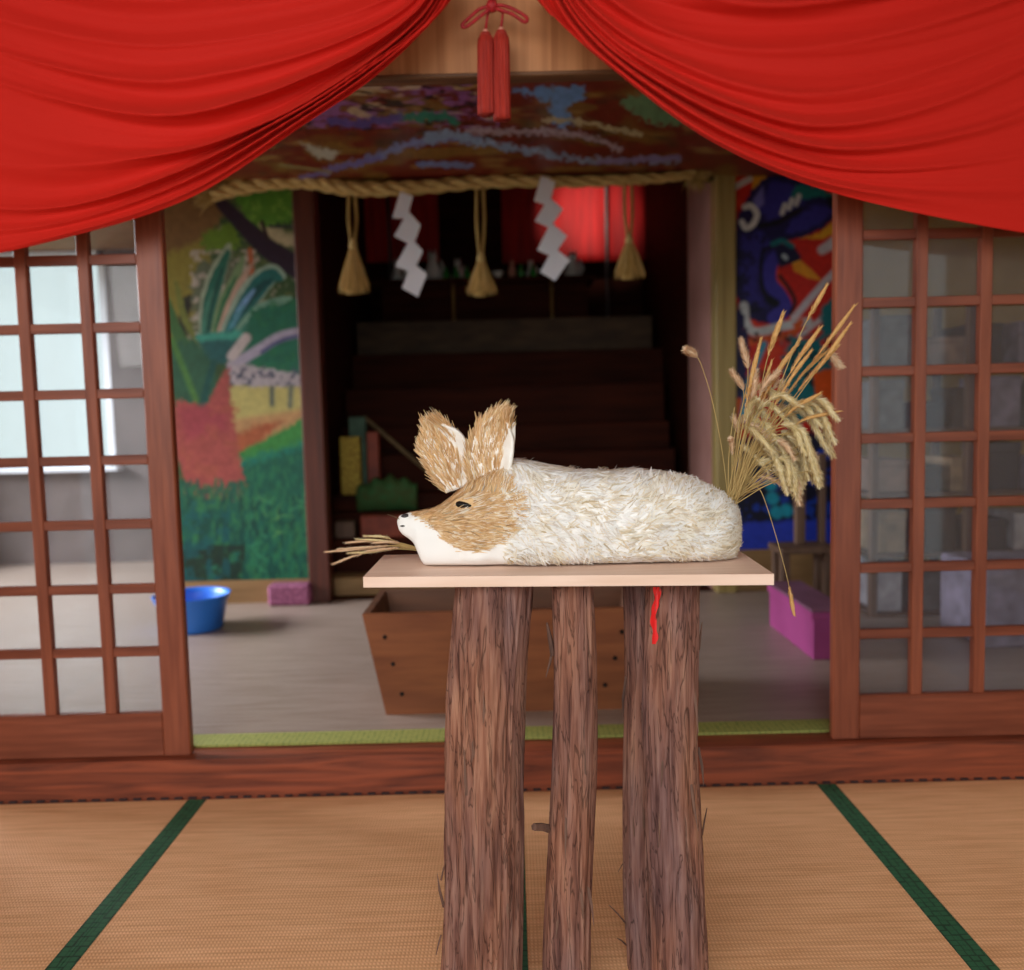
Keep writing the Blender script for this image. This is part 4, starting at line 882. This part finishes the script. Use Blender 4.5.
for i in range(NSF):
    x, zt_, zb_ = cs[i]; w = max(.002, cw[i].x); zb_ = max(zb_, TZ+.001); ring = []
    zm = zb_+(zt_-zb_)*.42
    for k in range(NRF):
        q = 2*PI*k/NRF; c, s = math.cos(q), math.sin(q); ce = math.copysign(abs(c)**(.85 if s >= 0 else .42), c)
        if s >= 0: z = zm+(zt_-zm)*abs(s)**.9; wy = w
        else: z = zm-(zm-zb_)*abs(s)**.55; wy = w*(1-.04*abs(s))
        # muzzle narrower near the top
        nd = (noise.noise((x*14, ce*2, z*14))*.006+noise.noise((x*38, ce*5, z*38))*.004)*(1 if i > 55 else .35)
        ring.append(Vector((x, YCF+ce*(wy+nd), max(TZ+.001, z+nd*.4*(1 if s > 0 else 0)))))
    P.append(ring)
fox = thing('fox_sculpture', 'white straw covered fox sculpture with tan ears and dried grass tail on the board', 'sculpture', (P[80][0].x, YCF, TZ))
mb = MB(); mb.grid(P, True); mb.f += [tuple(range(NRF))[::-1], tuple((NSF-1)*NRF+k for k in range(NRF))]; mb.mi += [0, 0]
T_COL = [(230, 194, 146), (220, 180, 130), (238, 210, 168), (206, 162, 112), (234, 198, 144), (224, 186, 142), (246, 226, 192)]
facepoly = [(409, 514), (430, 506), (445, 498), (455, 486), (470, 468), (500, 468), (512, 488), (519, 500), (516, 514), (508, 530), (492, 544), (474, 551), (456, 548), (444, 540), (436, 530), (424, 521)]
def inpoly(x, y, pts):
    c = False
    for i in range(len(pts)):
        x0, y0 = pts[i]; x1, y1 = pts[(i+1) % len(pts)]
        if (y0 > y) != (y1 > y) and x < (x1-x0)*(y-y0)/(y1-y0)+x0: c = not c
    return c
for v_ in mb.v:
    q_ = proj((v_[0], YCF-abs(v_[1]-YCF), v_[2])); mb.c.append(lin((226, 188, 140)) if inpoly(q_[0]+noise.noise((v_[0]*90, v_[2]*90, 0))*5, q_[1]+2, facepoly) else lin((244, 241, 238)))
bodyo = mb.build('body', M['plasterpaint'], fox, True); bvf = BVHTree.FromPolygons([tuple(v) for v in mb.v], mb.f)
# white straw coat
W_COL = [(252, 250, 248), (248, 246, 242), (255, 254, 252), (244, 238, 232), (252, 250, 248), (238, 226, 208), (248, 244, 242), (232, 218, 196), (250, 248, 246), (226, 216, 206)]
coat = MB(); KW = [(P[95][(k+1) % NRF]-P[95][k]).length for k in range(NRF)]; KS = random.choices(range(NRF), KW, k=19000)
i_a = min(range(NSF), key=lambda i: abs(cs[i].x-fz(503, 500)[0]))
for n_ in range(19000):
    u = random.random()**.95; i = int(i_a+u*(NSF-3-i_a)); k = KS[n_]; rl, rk = random.random(), random.random()
    p = P[i][k].lerp(P[i+1][k], rl).lerp(P[i][(k+1) % NRF].lerp(P[i+1][(k+1) % NRF], rl), rk); a_ = P[i+1][k]-P[i][k]; b__ = P[i][(k+1) % NRF]-P[i][k-1]; nr = a_.cross(P[i][(k+1) % NRF]-P[i][k])
    if nr.length < 1e-9: continue
    nr.normalize()
    if nr.dot(p-Vector((p.x, YCF, TZ+.06))) < 0: nr = -nr
    if nr.z < -.85: continue
    fld = noise.noise((p.x*9, p.z*9+n_*0, p.y*9))*1.6
    tang = a_.normalized(); cr_ = nr.cross(tang); ang = fld*1.3+random.gauss(0, .45)+(-.25 if k < NRF/2 else .0)
    d = tang*math.cos(ang)+cr_*math.sin(ang)
    fade = min(1, max(0, (i-i_a)/6)); L = random.uniform(.009, .028)*(.5+.5*fade); w = random.uniform(.0009, .0038)
    col = np.array(lin(random.choice(W_COL)));
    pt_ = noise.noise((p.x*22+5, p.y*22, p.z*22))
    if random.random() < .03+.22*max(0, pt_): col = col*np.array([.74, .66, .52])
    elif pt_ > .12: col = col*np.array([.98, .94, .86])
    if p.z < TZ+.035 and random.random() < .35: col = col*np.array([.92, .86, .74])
    if p.z < TZ+.012: L *= .5
    d = d+nr*random.uniform(-.04, .055)
    if (p+d*L).z < TZ+.003: d.z = abs(d.z)*.1
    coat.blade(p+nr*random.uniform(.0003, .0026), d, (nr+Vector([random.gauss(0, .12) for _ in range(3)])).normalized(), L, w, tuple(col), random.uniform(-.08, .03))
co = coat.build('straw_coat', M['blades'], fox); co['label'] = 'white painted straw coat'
# tan straw face
face = MB(); cnt = 0
while cnt < 3400:
    px, py = random.uniform(408, 520), random.uniform(465, 553)
    if not inpoly(px+random.gauss(0, 1.5), py+random.gauss(0, 1.5), facepoly): continue
    if abs(px-461) < 12 and abs(py-505) < 5.2: continue
    h = hit(bvf, px, py)
    if h[0] is None: continue
    cnt += 1; p, nr = h
    if py > 538: tx, ty = 1.0, -.05
    else: tx, ty = (px-404), (py-519)*.9
    if py < 495: tx, ty = .25, -1
    tg = Vector((tx, 0, -ty)); tg = (tg-nr*tg.dot(nr)).normalized(); tg = tg+nr.cross(tg)*random.gauss(0, .16)
    L = random.uniform(.010, .026)*(.55 if px < 440 else 1); col = np.array(lin(random.choice(T_COL)))
    if px > 445 and random.random() < .12: col = np.array(lin((246, 236, 220)))
    if random.random() < .05: col = col*.62
    off = random.uniform(.0004, .0020); w = random.uniform(.0008, .0024); bd = random.uniform(-.08, .10)
    for sgn in (1, -1):
        if sgn == 1: p2, n2, t2 = p, nr, tg
        else: p2, n2, t2 = Vector((p.x, 2*YCF-p.y, p.z)), Vector((nr.x, -nr.y, nr.z)), Vector((tg.x, -tg.y, tg.z))
        face.blade(p2+n2*off, t2+n2*.06, n2, L, w, tuple(col), bd)
fo = face.build('straw_face', M['blades'], fox); fo['label'] = 'tan straw face'
# eyes, nose, mouth, whisker
def patch(name, m, cx, cy, fn, parent, lift=.0045, dome=.002):
    for sgn in (1, -1):
        vs = []; ok = True
        for ring in range(4):
            for k in range(20):
                a_ = 2*PI*k/20; dx, dy = fn(a_, ring/3); h = hit(bvf, cx+dx, cy+dy)
                if h[0] is None: ok = False; break
                q = h[0]+h[1]*(lift+dome*(1-(ring/3)**2)) if ring < 3 else h[0]-h[1]*.001
                vs.append(Vector((q.x, q.y if sgn == 1 else 2*YCF-q.y, q.z)))
            if not ok: break
        if not ok: continue
        fs = [(r*20+k, r*20+(k+1) % 20, (r+1)*20+(k+1) % 20, (r+1)*20+k) for r in range(3) for k in range(20)]
        mb = MB(); mb.add(vs, fs); mb.build(name, m, parent, True)
patch('eye', M['eye'], 463.5, 505, lambda a_, r: (r*(8.5*math.cos(a_)), r*3.6*math.sin(a_)*(1-.35*math.cos(a_))+.1*r*8.5*math.cos(a_)), fox, .0052, .0015)
np_ = at(405, 516.5, YCF-.012); nm = MB(); nm.lathe([(0, .0042), (.007, .0034), (.012, 0), (.009, -.004), (0, -.006)], (at(406.5, 514.5, YCF).x, YCF-.004, at(406.5, 515.5, YCF).z), 18, .85, 1.15); nm.build('nose', M['nose'], fox, True)
patch('mouth', M['eye'], 402.5, 526, lambda a_, r: (r*2.8*math.cos(a_), r*1.0*math.sin(a_)), fox, .0012, .0006)
h0 = at(401, 520, YCF-.01); MB().tube([h0, at(396, 517.5, YCF-.014), at(387, 514, YCF-.02)], [.0008, .0006, .0003], 5).build('whisker', M['stick'], fox)
# ears
def ear(spine, widths, Yc, ulim, seed):
    Ns, Nw = 26, 18; sp = crom([(x, y, 0) for x, y in spine], Ns); wd = crom([(w, 0, 0) for w in widths], Ns); G = []
    for i in range(Ns):
        v = i/(Ns-1); t_ = (sp[min(i+1, Ns-1)]-sp[max(i-1, 0)]).normalized(); sd = Vector((-t_.y, t_.x, 0)); sd = -sd if sd.x < 0 else sd; row = []
        for j in range(Nw):
            u = j/(Nw-1)*2-1; q = sp[i]+sd*wd[i].x*.5*u; row.append(at(q.x, q.y, Yc+.016*(1-u*u)*(1-v*.6)-.012*u+.001*math.sin(u*9+v*7)))
        G.append(row)
    mb = MB(); mb.grid(G); o = mb.build('ear', M['plaster'], fox, True); md = o.modifiers.new('t', 'SOLIDIFY'); md.thickness = .006; md.offset = 1
    bl = MB()
    for n_ in range(2600):
        v = random.random()**.85; u = random.uniform(-1.05, ulim+.5*v*v); i = min(int(v*(Ns-1)), Ns-2); jj = min(max((u+1)/2*(Nw-1), 0), Nw-1.01); j = int(jj)
        p = G[i][j].lerp(G[i][j+1], jj-j); tg = (G[i+1][j]-G[i][j]).normalized(); sdv = (G[i][j+1]-G[i][j]).normalized(); nr = tg.cross(sdv); nr = -nr if nr.y > 0 else nr
        d = tg+sdv*(u*.38+random.gauss(0, .16))+nr*random.uniform(0, .12); L = random.uniform(.016, .032)*(1.35 if v > .8 and random.random() < .3 else 1)
        col = np.array(lin(random.choice(T_COL)))*random.uniform(.85, 1.15)
        bl.blade(p+nr*random.uniform(.001, .006), d, nr, L, random.uniform(.0010, .0030), tuple(np.minimum(col, 1)), random.uniform(-.1, .15))
        if n_ % 3 == 0: bl.blade(p-nr*.008, d, -nr, L, .002, tuple(col), .1)
    bl.build('ear_straw', M['blades'], o)
ear([(490, 488), (491, 460), (496, 434), (502, 419)], [34, 44, 38, 16], YCF-.030, .42, 1)
ear([(460, 488), (451, 464), (443, 443), (435, 426)], [30, 42, 44, 18], YCF+.022, .42, 2)
# white ridge of plaster behind the ears
for (pts, Y) in (([(514, 422), (512, 440), (508, 458), (505, 474)], YCF-.032),):
    P_ = crom([at(x, y, Y) for x, y in pts], 14); MB().tube(P_, [.002+.006*math.sin((i+1)/15*PI*.62) for i in range(14)], 8, squash=.6).build('ear_rim', M['plaster'], fox, True)

# tail: bunch of dried grasses
G_COL = {'gold': [(228, 182, 116), (214, 164, 96), (240, 202, 142)], 'pale': [(238, 220, 172), (224, 204, 150), (248, 236, 204)], 'pink': [(240, 210, 176), (228, 192, 154), (248, 226, 198)]}
def grass(parent, base, pts_px, frac, kind, r, Y0, Y1, fuzz=1.0, stalk=.0009):
    n = len(pts_px); P3 = [base]+[at(x, y, Y0+(Y1-Y0)*(i+1)/n) for i, (x, y) in enumerate(pts_px)]; C_ = crom(P3, 40); k = int(40*frac)
    if kind == 'stem': k = 39
    st = MB().tube(C_[:k+1], stalk, 5, col=lin((206, 176, 116))); so = st.build('grass_stalk', M['blades'], parent, True)
    if kind == 'stem': return so
    hd = C_[k:]; m_ = len(hd); mb = MB(); cc = G_COL[kind]
    mb.tube(hd, [r*(.95 if kind == 'gold' else .62)*math.sin(min(1, (i+.6)/m_*1.3)*PI/2)*(1-.75*max(0, i/m_-.6)/.4) for i in range(m_)], 7, col=lin(cc[0]))
    nb = int((130 if kind == 'gold' else 300)*fuzz*max(1, (hd[-1]-hd[0]).length/.06))
    for i in range(nb):
        q = random.random(); j = min(int(q*(m_-1)), m_-2); p = hd[j].lerp(hd[j+1], random.random()); tg = (hd[j+1]-hd[j]).normalized(); nn = Vector([random.gauss(0, 1) for _ in range(3)]); nn = (nn-tg*nn.dot(tg)).normalized()
        env = (1-.7*q**3)*min(1, .3+q*4); kf = kind == 'gold'; mb.blade(p+nn*r*(.75 if kf else .5)*env, tg+nn*(random.uniform(.15, .42) if kf else random.uniform(.3, .95)), nn, min(.010, r*random.uniform(1.0, 1.8)), r*(.24 if kf else .13), tuple(np.array(lin(random.choice(cc)))*random.uniform(.8, 1.1)), .1)
    mb.build('seed_head', M['blades'], so); return so
tb = P[NSF-9][int(NRF*.25)]
def tbase(): return at(731+random.uniform(-5, 5), 500+random.uniform(-3, 5), YCF+random.uniform(-.02, .02))
gold = [([(752, 430), (767, 360), (783, 314)], .68, .0055), ([(766, 420), (800, 335), (827, 285)], .74, .0045), ([(770, 420), (818, 355), (855, 305)], .62, .0042), ([(775, 430), (820, 366), (850, 324)], .6, .0042), ([(765, 440), (803, 385), (838, 346)], .6, .0042),
        ([(740, 440), (750, 385), (761, 339)], .5, .0045), ([(760, 450), (790, 412), (821, 393)], .62, .004), ([(765, 455), (800, 422), (840, 411)], .62, .0036), ([(758, 430), (795, 365), (820, 328)], .6, .005), ([(756, 440), (790, 380), (812, 350)], .5, .004), ([(745, 450), (760, 400), (772, 360)], .5, .004), ([(762, 440), (798, 380), (828, 350)], .55, .0036), ([(750, 440), (770, 385), (800, 340)], .55, .005)]
for pts, fr_, r in gold: grass(fox, tbase(), pts, fr_, 'gold', r*1.05, YCF-.01, YCF+random.uniform(-.05, .03), .9)
pink = [([(738, 430), (748, 375), (741, 340)], .7, .006), ([(734, 440), (744, 395), (732, 371)], .72, .0055), ([(736, 460), (738, 430), (734, 418)], .6, .005), ([(750, 440), (775, 385), (784, 390)], .6, .006), ([(770, 420), (820, 355), (841, 366)], .75, .006), ([(732, 470), (732, 445), (731, 440)], .5, .004), ([(742, 478), (750, 460), (760, 444)], .4, .004),
        ([(745, 480), (768, 478), (790, 490)], .5, .004), ([(740, 450), (752, 400), (756, 372)], .6, .006), ([(744, 445), (762, 390), (778, 372)], .6, .006)]
for pts, fr_, r in pink: grass(fox, tbase(), pts, fr_, 'pink', r*1.3, YCF-.01, YCF+random.uniform(-.05, .04))
pale = [([(775, 425), (815, 415), (832, 455)], .62), ([(770, 440), (806, 440), (820, 487)], .58), ([(762, 455), (788, 460), (798, 500)], .55), ([(770, 430), (812, 405), (836, 440)], .6), ([(775, 420), (815, 398), (838, 420)], .6), ([(762, 440), (800, 430), (812, 470)], .55),
        ([(758, 440), (790, 425), (806, 455)], .55), ([(755, 450), (778, 440), (790, 475)], .55), ([(750, 430), (768, 405), (788, 425)], .5), ([(748, 420), (758, 388), (778, 395)], .6), ([(752, 425), (775, 395), (800, 405)], .55), ([(760, 430), (796, 404), (818, 424)], .55), ([(750, 450), (770, 440), (776, 460)], .5), ([(746, 440), (756, 410), (766, 418)], .5),
        ([(745, 470), (765, 460), (782, 480)], .45), ([(742, 440), (750, 410), (757, 400)], .5), ([(765, 425), (800, 412), (828, 450)], .55), ([(768, 440), (800, 445), (808, 480)], .5), ([(752, 455), (772, 452), (786, 490)], .5), ([(756, 430), (784, 410), (800, 432)], .5)]
for pts, fr_ in pale: grass(fox, tbase(), [(x+random.uniform(-2, 2), y+random.uniform(-2, 2)) for x, y in pts], fr_, 'pale', .0085, YCF-.01, YCF+random.uniform(-.06, .05), 1.2)
for i in range(34):
    a_ = random.uniform(.1, 1.25); L = random.uniform(62, 112); bx, by = 731+math.sin(a_)*L*.62, 500-math.cos(a_)*L*.72; dr_ = random.uniform(.25, .7)
    grass(fox, tbase(), [(bx, by), (bx+22*math.sin(a_)+3, by-4), (bx+30+random.uniform(-6, 4), by+30*dr_)], .52, 'pale' if i % 4 else 'pink', random.uniform(.006, .009), YCF-.01, YCF+random.uniform(-.05, .06), 1.1)
for i in range(4):
    a_ = random.uniform(-.35, 1.0); L = random.uniform(60, 130); grass(fox, tbase(), [(731+math.sin(a_)*L*.5, 500-math.cos(a_)*L*.5), (731+math.sin(a_+.08)*L, 500-math.cos(a_+.08)*L)], .9, 'stem', .002, YCF, YCF+random.uniform(-.05, .04))
grass(fox, at(728, 498, YCF-.01), [(722, 450), (712, 400), (702, 367), (696, 356), (687, 350)], .76, 'pink', .0085, YCF-.03, YCF-.05, 1.3, .0007)
grass(fox, at(742, 492, YCF-.01), [(757, 487), (768, 510), (786, 573), (794, 614)], .80, 'gold', .0042, YCF-.04, YCF-.09, .8, .0007)

# dried grass sprig lying behind the muzzle
yg = YCF+.055
sp_base = at(437, 548, yg); sp_base.z = TZ+.008
t = thing('grass_sprig', 'dried grass sprig on the board sticking out behind the fox muzzle', 'dried grass', sp_base)
for pts, fr_, k_ in (([(395, 546), (360, 549), (325, 552)], .5, 'pink'), ([(395, 544), (370, 541), (345, 543)], .5, 'pink'), ([(400, 543), (385, 537), (364, 536)], .5, 'pale'), ([(400, 546), (372, 547), (338, 549)], .45, 'pink'), ([(395, 549), (358, 555), (333, 564)], .6, 'pink'), ([(400, 544), (385, 541), (356, 539)], .4, 'pale'), ([(405, 544), (390, 542), (372, 543)], .4, 'pink'), ([(400, 549), (370, 552), (348, 553)], .4, 'pale'), ([(405, 548), (385, 549), (366, 551)], .4, 'pink')):
    grass(t, sp_base+Vector((0, random.uniform(-.004, .004), random.uniform(0, .006))), pts, fr_, k_, .0036, yg, yg-.02, .8)

# ------------------------------------------------------------------ light
w = bpy.data.worlds.new('overcast_day'); sc.world = w; w.use_nodes = True; nt = w.node_tree
bg = nt.nodes['Background']; bg.inputs[0].default_value = (.86, .97, .98, 1); bg.inputs[1].default_value = 1.3
def area(name, loc, target, sx, sy, e, col):
    l = bpy.data.lights.new(name, 'AREA'); l.shape = 'RECTANGLE'; l.size = sx; l.size_y = sy; l.energy = e; l.color = col
    o = bpy.data.objects.new(name, l); COL.objects.link(o); o.location = loc; d = Vector(target)-Vector(loc); o.rotation_euler = d.to_track_quat('-Z', 'Y').to_euler(); return o
area('veranda_daylight', (-1.0, -1.3, 2.3), (0, 1.7, .6), 3.4, 1.8, 84, (1, .965, .945))
area('courtyard_daylight', (XL-2.4, 3.9, 2.7), (-.4, 3.9, .2), 3.0, 1.6, 720, (.92, .95, 1))
area('garden_daylight', (-4.6, 8.0, 4.2), (-1.6, 4.4, .1), 2.6, 2.0, 300, (.92, .95, 1))
pl_ = bpy.data.lights.new('altar_lamp', 'SPOT'); pl_.energy = 34; pl_.spot_size = 1.05; pl_.spot_blend = 1.0; pl_.shadow_soft_size = .03; pl_.color = (1, .8, .7)
o = bpy.data.objects.new('altar_lamp', pl_); COL.objects.link(o); o.location = at(590, 172, YC-.85); d = at(590, 215, YC)-o.location; o.rotation_euler = d.to_track_quat('-Z', 'Y').to_euler()
vs = sc.view_settings; vs.view_transform = 'Standard'; vs.look = 'None'; vs.gamma = 1; vs.exposure = 0; vs.use_curve_mapping = False
sc.display_settings.display_device = 'sRGB'
